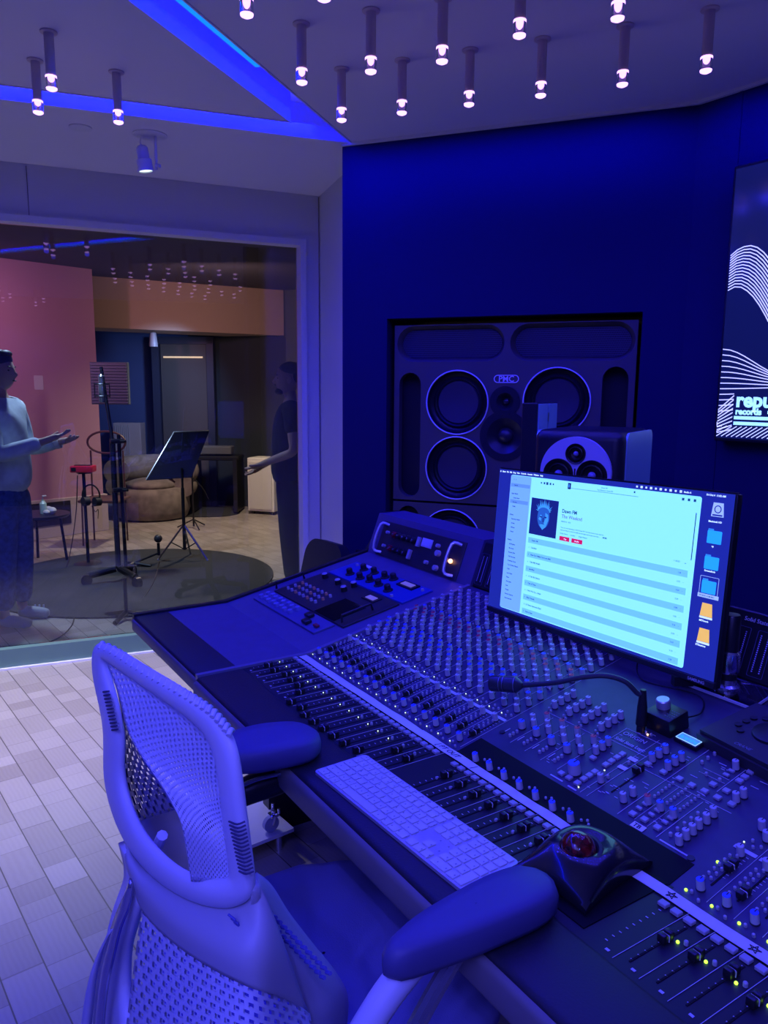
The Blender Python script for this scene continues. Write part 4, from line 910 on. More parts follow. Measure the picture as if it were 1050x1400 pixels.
#light('monitor_glow_light', 'AREA', MC+(MR.cross(MU))*.01, 2.0, (.35, .85, 1), MC+(MR.cross(MU))*1.0, shape='RECTANGLE', size=.55, size_y=.32)
# pole stand behind the monitor and acrylic sheet under it
P0 = V3(-.872, 1.405, pz(1.405))
t = thing('monitor_arm_pole', 'black pole with chrome collar standing behind the right edge of the computer monitor', 'monitor stand', P0)
hz = lambda F, px, py: (lambda d: CAM.z+d.z*math.hypot(F.x, F.y)/math.hypot(d.x, d.y))(FW+RT*((px-525)/FPX)-UP*((py-700)/FPX))
q = MB(); q.lathe([(.026, 0), (.026, .012), (.020, .016), (.018, .026)], n=28); q.build('chrome_foot', M_chrome, t)
q = MB(); q.lathe([(.0185, .026), (.0185, .040)], n=28); q.build('black_ring', M_black, t)
q = MB(); q.lathe([(.0205, .040), (.0225, .046), (.0225, .082), (.019, .086)], n=28); q.build('chrome_collar', M_chrome, t)
q = MB(); q.lathe([(.0175, .084), (.0175, .158), (.015, .162), (.001, .163)], n=28); q.build('pole', M_black, t)
q = MB(); q.box((-.03, -.045, .010), (.016, .11, .02), Matrix.Rotation(R(-30), 4, 'Z')); q.build('foot_bar', M_black, t)
q = MB(); q.box((0, 0, 0), (.17, .075, .006), surf(-.875, 1.405, .006)); q.box((.05, .012, -.002), (.10, .09, .006), surf(-.860, 1.405, .0)); o = q.build('acrylic_sheet', M_clear, smooth=0); tag(o, 'clear acrylic sheet lying under the monitor pole', 'sheet')
q = MB(); q.box((0, -.0385, 0), (.17, .0016, .0062), surf(-.875, 1.405, .006)); q.box((.0845, 0, 0), (.0012, .075, .0062), surf(-.875, 1.405, .006)); q.build('bright_edge', M_key, o, smooth=0)
# ================================================================== THINGS ON THE CONSOLE
def mk_talk():
    base = V3(-.902, 1.180, pz(1.18))
    t = thing('gooseneck_microphone', 'black gooseneck microphone bending left above the console knobs', 'microphone', base)
    def pp(px, py, y):   # point at depth y on the sight line
        d = FW+RT*((px-525)/FPX)-UP*((py-700)/FPX); return CAM+d*(y/d.y)-base
    q = MB(); q.lathe([(.0085, 0), (.0085, .012), (.0105, .014), (.0095, .05), (.0065, .078), (.0055, .085)], n=20); q.build('socket', M_black, t)
    top = [V3(0, 0, .08), pp(872, 948, 1.172), pp(855, 932, 1.155), pp(828, 924, 1.13), pp(795, 926, 1.10), pp(760, 933, 1.07), pp(715, 937, 1.035)]
    q = MB(); q.tube(top, .0052, 10, 8); neck = q.build('neck', mat('ribbed_neck', (.05, .055, .065), .4, .4), t)
    q = MB(); pts = []; 
    a, b = pp(712, 937, 1.030), pp(671, 934, 1.000)
    d = b-a; T = Matrix.Translation(a) @ d.to_track_quat('Z', 'Y').to_matrix().to_4x4(); L = d.length
    q.lathe([(.0055, -.004), (.013, .005), (.0165, .010), (.0165, L*.50), (.0155, L*.52), (.0165, L*.54), (.0165, L*.62), (.0155, L*.64), (.0165, L*.66), (.0165, L*.96), (.015, L), (.0001, L)], T, 28, cap=False); h = q.build('capsule', mat('mic_body', (.06, .075, .085), .3, .5), t)
    q = MB()
    for z in (.16, .53, .65): q.lathe([(.0168, L*z), (.0168, L*z+.0012)], T, 28, cap=False)
    q.build('silver_rings', M_steel, h)
    q = MB(); q.lathe([(.0145, L+.0003), (.0001, L+.0006)], T, 24, cap=False); q.build('grille', M_black, h)
mk_talk()
def onbox(name, label, cat, x, y, rz, w_, d_, h_, m, bev=.004):
    M = surf(x, y) @ Matrix.Rotation(rz, 4, 'Z'); t = thing(name, label, cat, M.translation); L = Matrix.Translation(-M.translation) @ M
    q = MB(); q.box((0, 0, h_/2), (w_, d_, h_), L, bev, 2); q.build('body', m, t); return t, L
t, L = onbox('volume_controller', 'small black cube box with round silver knob on top, behind the gooseneck microphone', 'volume control', -.874, 1.222, R(-2), .060, .056, .037, M_black, .003)
q = MB(); q.lathe([(.0135, .037), (.0135, .052), (.012, .054), (.0001, .054)], L @ Matrix.Translation((-.012, .008, 0)), 28, cap=False); q.build('knob', M_alu, t)
q = MB()
for j in range(4):
    for i in range(4): q.box((.010+i*.005-.002*j*0, -.014+j*.007, .0372), (.003, .0012, .0003), L)
q.build('print', mat('dim_print', (.2, .2, .3), .6), t, smooth=0)
q = MB(); a = V3(-.86, 1.25, pz(1.25)+.012); q.tube([a, V3(-.855, 1.30, pz(1.30)+.004), V3(-.90, 1.35, pz(1.35)+.003), V3(-1.02, 1.33, pz(1.33)+.003), V3(-1.06, 1.36, pz(1.36)+.02)], .0016, 6, 8); tag(q.build('thin_cable', M_black), 'thin black cable running from the cube box to the monitor', 'cable')
t, L = onbox('tiny_display_box', 'tiny black box with a glowing light blue display, in front of the cube controller', 'display device', -.812, 1.2045, R(-3), .050, .026, .009, M_black, .002)
q = MB(); q.box((0, 0, .0093), (.042, .018, .0008), L); q.build('display', em('pale_blue_display', (.06, .22, .42)), t)
q = MB(); o_ = rrect(.044, .020, .001, 2); i_ = rrect(.0415, .0175, .001, 2); q.ring(o_, i_, .0092, .0102, L); q.build('display_border', em('display_border', (.30, .62, .95)), t, smooth=0)
q = MB()
for i in range(14): q.box((-.019+i*.0028, -.001+.002*math.sin(i*1.9), .0099), (.0012, .003+.006*abs(math.sin(i*2.3)), .0004), L)
q.build('waveform', S_fold, t, smooth=0)
# desktop remote at the right
DR = [at(960, 993, .925), at(1027, 1031, .913)]
t = thing('desktop_remote', 'wide black desktop remote with jog wheel and blue display at the right edge', 'controller', V3(-.70, 1.29, pz(1.29)))
I = Matrix.Translation(-V3(-.70, 1.29, pz(1.29)))
RMx = I @ surf(-.672, 1.300) @ Matrix.Rotation(R(-3), 4, 'Z')
q = MB(); q.prism([(-.125, -.095), (.125, -.110), (.13, .06), (-.110, .058)], .0, .022, RMx); q.prism([(-.121, -.090), (.121, -.105), (.126, .056), (-.106, .054)], .022, .030, RMx); q.build('body', mat('remote_black', (.03, .03, .036), .5), t, smooth=0)
q = MB(); q.lathe([(.034, .030), (.033, .034), (.031, .035), (.0001, .0355)], RMx @ Matrix.Translation((-.025, -.018, 0)), 40, cap=False); q.build('jog_wheel', mat('wheel_black', (.012, .012, .016), .45), t)
for i, (x, y) in enumerate(((-.088, -.032), (-.085, -.014), (-.082, .004), (-.066, .016), (-.074, -.046))):
    q = MB(); q.lathe([(.0065, .030), (.0065, .033), (.0001, .0335)], RMx @ Matrix.Translation((x+.005, y, 0)), 16, cap=False); q.build('button', bpy.data.materials['wheel_black'], t)
q = MB(); q.box((-.020, .035, .0305), (.075, .014, .001), RMx); q.build('display', em('remote_display', (.01, .09, .85)), t)
text('maker_name', 'CRANE', .010, RMx @ Matrix.Translation((-.055, -.086, .0306)), mat('dim_print2', (.25, .25, .35), .6), t, .0001, shear=.3)
# keyboard
kd = V3(.397, .0185, 0); KA = R(2.5)
kc = V3(-.975, .6775, .8335)
t = thing('computer_keyboard', 'full-size white and silver computer keyboard lying on the padded console edge', 'keyboard', kc, KA)
q = MB(); q.prism(rrect(.4187, .1155, .009), 0, .0055); q.build('base', M_alu, t)
U = .0190
rows = [[('1', 1.0)]*0]
def key(x0, y0, w_, h_, hh=.0024):
    q = MB(); q.box((x0+w_*U/2, y0+h_*U/2, .0055+hh/2), (w_*U-.0030, h_*U-.0030, hh), None, .0006, 1); q.build('key', M_key, t)
X0 = -.2045; Y0 = -.0545
lay = [(0, [1.25, 1.0, 1.0, 1.5, 5.5-.25, 1.5, 1.0, 1.25, 1.25], 1), (1, [2.25]+[1]*10+[1.75+.0], 1), (2, [1.75]+[1]*11+[1.25], 1), (3, [1.5]+[1]*12+[.5+0], 1), (4, [1]*13+[1.0], 1), (5, [1.077]*13, .8)]
for r_, ws, h_ in lay:
    x = X0; tot = sum(ws); k_ = 14.0/tot
    for w_ in ws: w_ *= k_; key(x, Y0+r_*U, w_, h_*.98); x += w_*U
nx = X0+14.25*U
for c_ in range(3): key(nx+c_*U, Y0+5*U, 1, .78); key(nx+c_*U, Y0+4*U, 1, .98); key(nx+c_*U, Y0+3*U, 1, .98)
for c_ in range(3): key(nx+c_*U, Y0, 1, .98)
key(nx+U, Y0+U, 1, .98)
nx += 3.2*U
for c_ in range(4): key(nx+c_*U, Y0+5*U, 1, .78); key(nx+c_*U, Y0+4*U, 1, .98)
for r_ in (1, 2, 3):
    for c_ in range(3): key(nx+c_*U, Y0+r_*U, 1, .98)
key(nx, Y0, 2, .98); key(nx+2*U, Y0, 1, .98); key(nx+3*U, Y0, 1, 1.98); key(nx+3*U, Y0+2*U, 1, .98); key(nx+3*U, Y0+3*U, 1, .98)
q = MB()
for r_ in range(6):
    for c_ in range(20):
        if c_ == 14 or (r_ == 0 and 3 < c_ < 9): continue
        q.box((X0+(c_+.62)*U*1.03, Y0+(r_+.45)*U, .00800), (.0022, .0028, .0002))
q.build('key_legends', mat('grey_legend', (.22, .22, .30), .6), t, smooth=0)
# trackball
tc_ = V3(-.714, .822, .8325)
t = thing('trackball', 'black glossy square trackball with a dark red ball beside the keyboard', 'trackball', tc_, R(8))
q = MB(); n = 20; vs = []; fs = []
def tz(u, v):
    r = math.hypot(u, v)/.042; e = .014+.030*math.exp(-max(0, r-.9)**2*1.0); return e*(1-.55*max(abs(u)/.065, abs(v)/.085)**6)
for i in range(n+1):
    for j in range(n+1):
        a, b = -1+2*i/n, -1+2*j/n; bow = 1-.10*(1-a*a)*abs(b)**3; bow2 = 1-.10*(1-b*b)*abs(a)**3
        u, v = .063*a*bow2, .086*b*bow; r = math.hypot(u, v)
        vs.append((u, v, tz(u, v) if r > .030 else .040))
for i in range(n):
    for j in range(n): fs.append((i*(n+1)+j, (i+1)*(n+1)+j, (i+1)*(n+1)+j+1, i*(n+1)+j+1))
k = len(vs); rim = [i*(n+1) for i in range(n+1)]+[n*(n+1)+j for j in range(1, n+1)]+[i*(n+1)+n for i in range(n-1, -1, -1)]+[j for j in range(n-1, 0, -1)]
for i in rim: vs.append((vs[i][0], vs[i][1], 0))
m_ = len(rim)
for i in range(m_): fs.append((rim[i], k+i, k+(i+1) % m_, rim[(i+1) % m_]))
q.add(vs, fs); q.build('body', mat('glossy_black', (.012, .012, .016), .22, coat=.4), t, smooth=1.0)
TBM = Matrix.Translation((0, -.012, -.005)) @ Matrix.Rotation(R(8), 4, 'X'); q = MB(); q.lathe([(.026, .036), (.036, .040), (.038, .044), (.036, .048), (.031, .049), (.0285, .045)], TBM, n=40, cap=False); q.build('ring', M_rubber, t)
q = MB(); q.ball((0, 0, .043), .0275, 32, 20, M=TBM); q.build('ball', mat('dark_red_ball', (.10, .006, .006), .05, coat=1, noise=(90, .9)), t)
for a in (-.3, .0, .3, 1.2):
    q = MB(); q.ball((.020*math.sin(a*3), -.048+.006*a, .0285+.004*abs(a)), .0012, 8, 5); q.build('status_light', M_glow, t)
# ================================================================== OFFICE CHAIR
CY = R(7.6); CN = V3(-math.sin(CY), math.cos(CY), 0); CP0 = V3(-.95, .264, 0); CC = CN.dot(CP0); CRt = V3(math.cos(CY), math.sin(CY), 0)
chair = thing('office_chair', 'pale grey flexible-back office chair with arm pads, pulled up to the console', 'office chair', V3(-.98, .52, 0))
CH = Matrix.Translation(-V3(-.98, .52, 0))
def cp_(px, py, v=0): return CH @ at(px, py, n=CN, c=CC+v)
def crv(pts, n, closed=False):
    P = [Vector((a, b, c)) for a, b, c in pts]; m = len(P); out = []
    segs = m if closed else m-1
    dense = []
    for i in range(segs):
        if closed: p0, p1, p2, p3 = P[(i-1) % m], P[i], P[(i+1) % m], P[(i+2) % m]
        else: p0, p1, p2, p3 = P[max(0, i-1)], P[i], P[i+1], P[min(m-1, i+2)]
        for k in range(16):
            t = k/16; dense.append(.5*((2*p1)+(-p0+p2)*t+(2*p0-5*p1+4*p2-p3)*t*t+(-p0+3*p1-3*p2+p3)*t**3))
    if not closed: dense.append(P[-1])
    else: dense.append(dense[0])
    L = [0]
    for a, b in zip(dense, dense[1:]): L.append(L[-1]+(b-a).length)
    j = 0
    for i in range(n):
        s_ = L[-1]*i/(n if closed else n-1)
        while j < len(L)-2 and L[j+1] < s_: j += 1
        f = (s_-L[j])/max(1e-9, L[j+1]-L[j]); out.append(dense[j].lerp(dense[j+1], f))
    return out
def sheet(name, A, B, n, m, mt, thick, bulge=None, parent=chair, bev=0, closed=False, raw=False):
    a = A if raw else crv(A, n); b = B if raw else crv(B, n)
    vs = []; fs = []; uvs = []
    for j in range(m+1):
        f = j/m
        for i in range(n):
            p = a[i].lerp(b[i], f); v = p.z+(bulge(i/(n-1), f) if bulge else 0)
            vs.append(tuple(cp_(p.x, p.y, v))); uvs.append((i/(n-1), f))
    for j in range(m):
        for i in range(n if closed else n-1):
            k2 = (i+1) % n; fs.append((j*n+i, j*n+k2, (j+1)*n+k2, (j+1)*n+i))
    me = bpy.data.meshes.new(name); me.from_pydata(vs, [], fs); me.materials.append(mt); ul = me.uv_layers.new(name='UVMap')
    for p in me.polygons:
        for li in p.loop_indices: ul.data[li].uv = uvs[me.loops[li].vertex_index]
    me.shade_smooth()
    o = bpy.data.objects.new(name, me); COL.objects.link(o); o.parent = parent
    if thick:
        md = o.modifiers.new('thickness', 'SOLIDIFY'); md.thickness = thick; md.offset = 0
    if bev:
        md = o.modifiers.new('bevel', 'BEVEL'); md.width = bev; md.segments = 3; md.limit_method = 'ANGLE'; md.angle_limit = R(50)
        me.set_sharp_from_angle(angle=1.2)
    return o
OUT = [(131, 884, .0), (140, 877, .0), (160, 886, 0), (200, 912, 0), (250, 941, 0), (290, 967, 0), (316, 996, 0), (328, 1030, 0), (335, 1090, .002), (342, 1140, .004), (348, 1185, .006), (352, 1212, .006), (343, 1230, .004), (318, 1240, 0), (285, 1237, -.004), (245, 1222, -.006), (203, 1192, -.006), (170, 1148, -.004), (150, 1095, 0), (143, 1050, 0), (146, 1005, 0), (140, 965, 0), (131, 930, 0), (129, 905, 0)]
INN = [(147, 905, .0), (150, 903, 0), (166, 913, 0), (196, 934, 0), (238, 962, 0), (268, 984, 0), (290, 1008, 0), (300, 1040, 0), (306, 1095, .002), (311, 1138, .004), (316, 1175, .006), (318, 1198, .006), (310, 1202, .004), (296, 1204, 0), (275, 1200, -.004), (245, 1186, -.006), (217, 1160, -.006), (194, 1130, -.004), (176, 1085, 0), (170, 1045, 0), (174, 1010, 0), (166, 972, 0), (156, 940, 0), (149, 920, 0)]
sheet('back_frame', [Vector(p) for p in OUT], [Vector(p) for p in INN], len(OUT), 3, M_chair, .016, lambda u, f: -.010*math.sin(math.pi*f), closed=True, raw=True)
o = bpy.data.objects['back_frame']; md = o.modifiers.new('sub', 'SUBSURF'); md.levels = 2; md.render_levels = 2
M_meshsheet = holes('back_mesh_sheet', (.56, .58, .70), 36, 22, .50, .55)
sheet('back_mesh', [(144, 899, -.002), (163, 950, -.016), (176, 1000, -.026), (198, 1040, -.030), (228, 1085, -.034), (249, 1130, -.034), (262, 1204, -.02)],
      [(302, 990, .004), (306, 1040, .006), (304, 1080, .006), (308, 1120, .008), (312, 1150, .008), (317, 1180, .008), (318, 1206, .008)], 40, 24, M_meshsheet, .003)
sheet('inner_mesh', [(158, 930, .02), (170, 990, .03), (171, 1045, .03), (176, 1075, .03), (184, 1100, .03), (192, 1122, .03)],
      [(170, 975, -.006), (188, 1022, -.012), (206, 1052, -.018), (222, 1075, -.020), (234, 1094, -.022), (242, 1106, -.022)], 26, 9, holes('inner_mesh_sheet', (.10, .11, .26), 10, 9, .62, .55), .003)
# vent slats on both waist joints
q = MB()
for i in range(14):
    f = i/13; y = 1126+f*68; x0 = 313+f*14; x1 = 335+f*12; q.tube([cp_(x0, y-3, -.016), cp_((x0+x1)/2, y+1, -.020), cp_(x1, y-3, -.014)], .0011, 6, 3)
for i in range(12):
    f = i/11; y = 946+f*52; x0 = 141+f*12; q.tube([cp_(x0, y, -.015), cp_(x0+8, y-1, -.017)], .0013, 6)
q.build('vent_slots', mat('dark_slot', (.05, .05, .12), .8), chair)
q = MB()
for i in range(26):
    f = i/25; e = crv(OUT[1:7], 26)[i]; q.tube([cp_(e.x+2, e.y+3, .010), cp_(e.x-.5, e.y+2, -.006), cp_(e.x-4, e.y+10, -.0135)], .0030, 8, 3)
q.build('top_ribs', M_chair, chair)
# lumbar plate seen through the opening
sheet('lumbar_plate', [(184, 1124, .05), (198, 1102, .05), (220, 1086, .05), (246, 1086, .05), (272, 1110, .05)], [(186, 1168, .05), (206, 1182, .05), (226, 1196, .05), (246, 1206, .05), (276, 1214, .05)], 14, 5, M_chair2, .01, lambda u, f: .02*math.sin(math.pi*u))
q = MB(); q.tube([cp_(207, 1184, .02), cp_(214, 1160, .02), cp_(222, 1142, .02)], .008, 8, 5); q.build('lumbar_lever', M_chair, chair)
# lower shell
C1 = [(170, 1150, -.004), (200, 1190, -.006), (245, 1222, -.006), (285, 1237, -.004), (318, 1239, .0), (343, 1230, .004), (352, 1200, .012)]
C2 = [(178, 1192, -.01), (200, 1246, -.02), (245, 1290, -.03), (300, 1325, -.03), (352, 1350, -.01), (396, 1368, .04), (418, 1384, .07)]
sheet('lower_shell', C1, C2, 40, 14, M_chair2, .008, lambda u, f: -.012*math.sin(math.pi*f))
sheet('shell_side', [(346, 1196, .016), (366, 1212, .045), (392, 1252, .08), (428, 1298, .12), (458, 1335, .15), (472, 1368, .17), (466, 1430, .18)],
      [(345, 1232, .004), (360, 1262, .02), (378, 1300, .04), (398, 1335, .06), (414, 1365, .08), (424, 1392, .09), (428, 1440, .10)], 30, 8, M_chair2, .010, lambda u, f: -.010*math.sin(math.pi*f))
sheet('lower_mesh', [(196, 1236, -.018), (245, 1288, -.03), (300, 1324, -.03), (352, 1350, -.01), (396, 1368, .04), (422, 1386, .07)],
      [(172, 1420, -.06), (215, 1450, -.07), (270, 1480, -.07), (330, 1500, -.05), (390, 1510, .0), (440, 1500, .06)], 40, 20, holes('lower_mesh_sheet', (.52, .54, .66), 20, 14, .56, .55), .004)
sheet('lower_frame', [(168, 1150, -.004), (176, 1195, -.004), (160, 1245, -.006), (150, 1290, -.008), (146, 1350, -.010), (146, 1420, -.012), (150, 1470, -.012)],
      [(184, 1172, -.008), (197, 1222, -.012), (186, 1262, -.014), (176, 1300, -.016), (174, 1350, -.02), (178, 1410, -.03), (190, 1460, -.03)], 30, 4, M_chair, .014, lambda u, f: -.006*math.sin(math.pi*f))
sheet('side_strut', [(178, 1203, -.03), (168, 1230, -.035), (158, 1258, -.04), (148, 1290, -.045), (138, 1330, -.05), (130, 1400, -.05), (128, 1460, -.05)],
      [(186, 1206, -.02), (178, 1236, -.03), (164, 1268, -.04), (156, 1300, -.045), (146, 1345, -.05), (140, 1400, -.05), (140, 1460, -.05)], 24, 2, mat('polished_strut', (.45, .45, .55), .15, .8), .008)
sheet('side_strut_cover', [(160, 1262, -.04), (146, 1285, -.045), (132, 1330, -.05), (124, 1390, -.05), (118, 1440, -.05)], [(150, 1270, -.045), (136, 1300, -.05), (122, 1345, -.055), (114, 1400, -.055), (110, 1450, -.055)], 20, 2, M_chair, .01)
q = MB()
for i in range(14):
    f = i/13; x = 352+f*88; y = 1245+f*90
    for dx, dy in ((8, -6), (0, 0)): q.tube([cp_(x+dx-2, y+dy, .022+f*.06), cp_(x+dx+4, y+dy+2, .022+f*.06)], .0024, 6)
for i in range(16):
    f = i/15; q.tube([cp_(312+f*60, 1250+f*76, -.022+f*.045), cp_(322+f*60, 1258+f*78, -.018+f*.047)], .0014, 6)
q.build('shell_slots', mat('blue_slot', (.10, .11, .40), .8), chair)
# seat cushion
q = MB(); n = 40; vs = []; fs = []; prof_ = [(.90, -.045), (1.0, -.030), (1.0, -.008), (.96, .004), (.88, .010), (.6, .016), (.3, .018), (.01, .018)]
for (f, z) in prof_:
    for i in range(n):
        a = 2*math.pi*i/n; c, s_ = math.cos(a), math.sin(a); e = .62
        x = .262*f*math.copysign(abs(c)**e, c); y = .262*f*math.copysign(abs(s_)**e, s_); x *= 1-.06*(y/.262 > .4)
        vs.append((x-.985+.98, y+.525-.52, .615+z-.02*max(0, y/.262-.6)))
for j in range(len(prof_)-1):
    for i in range(n): k2 = (i+1) % n; fs.append((j*n+i, j*n+k2, (j+1)*n+k2, (j+1)*n+i))
fs.append(tuple(range(n))[::-1]); q.add(vs, fs); q.build('seat', M_seat, chair, smooth=1.2)
q = MB(); q.box((0, 0, .55), (.40, .40, .03), None, .012, 2); q.build('seat_pan', M_chair2, chair)
def pad(pts, name='arm_pad'):
    c = crv([(a, b, 0) for a, b in pts], 36, True); n = len(c); cx = sum(p.x for p in c)/n; cy2 = sum(p.y for p in c)/n; q = MB(); vs = []; fs = []
    lv = [(.80, .836), (.95, .838), (1.0, .846), (1.0, .860), (.965, .872), (.88, .8785), (.5, .880), (.01, .880)]
    for f, z in lv:
        for p in c: vs.append((cx+(p.x-cx)*f+.98, cy2+(p.y-cy2)*f-.52, z))
    for j in range(len(lv)-1):
        for i in range(n): k2 = (i+1) % n; fs.append((j*n+i, j*n+k2, (j+1)*n+k2, (j+1)*n+i))
    fs.append(tuple(range(n))[::-1]); q.add(vs, fs); q.build(name, M_armpad, chair, smooth=1.3)
pad([(-1.342, .50), (-1.350, .54), (-1.345, .59), (-1.318, .645), (-1.275, .664), (-1.235, .655), (-1.212, .62), (-1.216, .57), (-1.228, .51), (-1.255, .475), (-1.305, .472)])
pad([(-.698, .452), (-.716, .50), (-.728, .58), (-.733, .66), (-.724, .712), (-.695, .728), (-.662, .716), (-.648, .68), (-.650, .60), (-.658, .52), (-.668, .462), (-.682, .445)])
def onx(px, py, X): d = FW+RT*((px-525)/FPX)-UP*((py-700)/FPX); return CH @ (CAM+d*(X/d.x))
q = MB(); q.tube([onx(412, 1050, -1.275), onx(385, 1064, -1.285), onx(345, 1078, -1.29), onx(300, 1104, -1.29), onx(262, 1150, -1.26)], lambda u: .017+.012*math.sin(math.pi*min(1, u*1.3)), 14, 6); q.build('arm_support', M_black, chair)
q = MB(); q.tube([onx(392, 1056, -1.25), onx(350, 1066, -1.255), onx(305, 1086, -1.25)], .004, 8, 6); q.build('arm_bracket', mat('polished_strut', (.45, .45, .55), .15, .8), chair)
lx = -.690+.98
q = MB(); q.tube([V3(lx-.005, -.01, .842), V3(lx, -.075, .80), V3(lx-.01, -.12, .72), V3(lx-.03, -.10, .62), V3(lx-.08, -.06, .56)], lambda u: .020-.004*u, 12, 6); q.build('arm_support', M_chair, chair)
q = MB(); q.tube([V3(lx, .06, .838), V3(lx, .0, .77), V3(lx-.01, -.05, .68), V3(lx-.05, -.04, .58)], .012, 10, 6); q.build('arm_bracket', mat('polished_strut', (.45, .45, .55), .15, .8), chair)
q = MB(); q.cyl((0, 0, .12), (0, 0, .54), .025, .03); q.build('gas_column', M_black, chair)
for k in range(5):
    a = R(72*k+50); d = V3(math.cos(a), math.sin(a)); q = MB(); q.tube([d*.02+V3(0, 0, .12), d*.17+V3(0, 0, .105), d*.31+V3(0, 0, .075)], lambda u: .026-.010*u, 10, 4); lg = q.build('base_leg', M_alu, chair)
    q = MB(); p = V3(-d.y, d.x); c = d*.31+V3(0, 0, .029); q.cyl(c-p*.022, c-p*.006, .028, n=20); q.cyl(c+p*.006, c+p*.022, .028, n=20); q.cyl(c, d*.31+V3(0, 0, .08), .008); q.build('caster', M_black, lg)
# caster of an equipment trolley + clear floor mat under the desk
bx = at(371, 1172, 0)
t = thing('clear_trolley', 'clear acrylic platform on chrome casters on the floor under the console edge', 'trolley', bx, R(5))
q = MB(); q.box((-.19, -.11, .088), (.44, .36, .010), None, .003, 1); q.build('platform', mat('frosted_acrylic', (.55, .55, .62), .3, spec=.6), t, smooth=0)
q = MB(); q.box((-.19, .069, .088), (.44, .003, .012)); q.box((.029, -.11, .088), (.003, .36, .012)); q.build('platform_edge', M_key, t, smooth=0)
for x, y in ((0, 0), (-.36, .03), (0, -.25), (-.36, -.25)):
    q = MB(); q.cyl((x-.008, y, .122), (x+.008, y, .122), .027, n=24); q.build('caster_wheel', mat('clear_wheel', (.35, .37, .5), .15), t)
    q = MB(); q.box((x, y+.010, .150), (.030, .03, .014), None, .003, 1); q.cyl((x, y+.012, .15), (x, y+.012, .165), .008); q.tube([(x-.012, y, .122), (x-.013, y+.01, .15)], .004); q.tube([(x+.012, y, .122), (x+.013, y+.01, .15)], .004)
    for dx in (-.02, .02): q.cyl((x+dx, y+.02, .160), (x+dx, y+.02, .178), .005)
    q.build('caster_fork', M_chrome, t)
for x, y in ((-.02, .04), (-.36, .04), (-.02, -.26), (-.36, -.26)):
    q = MB(); q.cyl((x, y, 0), (x, y, .084), .012); q.build('foot', M_chrome, t)
q = MB(); q.tube([at(300, 1105, .25), at(345, 1092, .28), at(405, 1062, .32)], lambda u: .03+.004*math.sin(u*3), 12, 6); o = q.build('stool_arm', M_black); o['label'] = 'x'; bpy.data.objects.remove(o)
# black chair behind the side desk
_d = V3(FW.x, FW.y)+V3(RT.x, RT.y)*((404-525)/FPX); bc = _d.normalized()*3.55
t = thing('black_chair', 'black padded chair back showing behind the far end of the desk', 'chair', bc, R(5))
q = MB(); q.box((0, 0, .47), (.40, .40, .07), None, .03, 3); q.build('seat', M_leather, t)
M = Matrix.Translation((0, .16, .66)) @ Matrix.Rotation(R(-14), 4, 'X'); q = MB(); q.prism(rrect(.32, .30, .09, 6), -.025, .03, M @ Matrix.Rotation(R(90), 4, 'X')); q.build('backrest', M_leather, t, smooth=.8)
q = MB(); q.tube([(.14, .22, .45), (.14, .27, .6), (.14, .26, .78)], .012, 8, 4); q.tube([(-.14, .22, .45), (-.14, .27, .6), (-.14, .26, .78)], .012, 8, 4); q.build('back_posts', M_blackm, t)
for k in range(5):
    a = R(72*k+20); q = MB(); q.tube([(0, 0, .09), (.26*math.cos(a), .26*math.sin(a), .05)], .018); q.ball((.26*math.cos(a), .26*math.sin(a), .028), .028, 12, 8); q.build('base_leg', M_blackm, t)
q = MB(); q.cyl((0, 0, .08), (0, 0, .45), .025); q.build('column', M_blackm, t)
# ================================================================== LIVE ROOM BEHIND THE GLASS
LC = 2.75
M_pink = mat('red_lit_plaster', (.46, .28, .36), .8); M_far = mat('dark_blue_wall', (.06, .09, .24), .8); M_green = mat('dark_slate_wall', (.035, .045, .055), .8); M_lceil = mat('dark_live_ceiling', (.05, .05, .075), .8); M_tan = mat('tan_bulkhead', (.50, .36, .28), .8)
gA = gp(-3.5, 0, .2); gB = gp(6, 0, .2)
quad('ceiling_2', [V3(gA.x, gA.y, LC), V3(gB.x, gB.y, LC), V3(-8, 7, LC), V3(-13, 4, LC), V3(-12, -4, LC)], M_lceil, .05, (0, 0, 1))
pA, pB = V3(-8.55, 1.88), V3(-7.55, -2.0)
quad('wall_far_left', [pA, pB, pB+V3(0, 0, LC), pA+V3(0, 0, LC)], M_pink, .05, (-1, -.2, 0))
quad('wall_far_side', [pA, pA+V3(-2.6, .3), pA+V3(-2.6, .3, LC), pA+V3(0, 0, LC)], M_far, .05, (0, -1, 0))
f0, f1, f2, f3 = V3(-11.1, 1.9), V3(-9.95, 3.35), V3(-8.9, 4.25), V3(-7.6, 5.1)
quad('wall_far', [f0, f1, f1+V3(0, 0, LC), f0+V3(0, 0, LC)], M_far, .05, (-1, 1, 0))
quad('wall_far_middle', [f1, f2, f2+V3(0, 0, LC), f1+V3(0, 0, LC)], M_green, .05, (-1, 1, 0))
quad('wall_far_right', [f2, f3, f3+V3(0, 0, LC), f2+V3(0, 0, LC)], mat('grey_green_wall', (.10, .12, .13), .8), .05, (-1, 1, 0))
quad('wall_live_right', [f3, gp(5.2, 0, .2), gp(5.2, LC, .2), f3+V3(0, 0, LC)], M_green, .05, (0, 1, 0))
b0, b1 = at(120, 447, 2.2), at(440, 461, 2.2); dd = (b1-b0).normalized(); nn = V3(-dd.y, dd.x)
s = MB(); s.box((0, .3, 0), ((b1-b0).length, .6, LC-2.2), frame((b0+b1)/2+V3(0, 0, (LC-2.2)/2), dd, nn)); struct(s.build('trim_6', M_tan, smooth=0))
light('bulkhead_light', 'AREA', (b0+b1)/2+V3(1.6, -.6, .10), 10, (1, .50, .40), (b0+b1)/2+V3(.3, .4, .15), shape='RECTANGLE', size=.8, size_y=.15)
def span(px, py, z=0): return at(px, py, z)
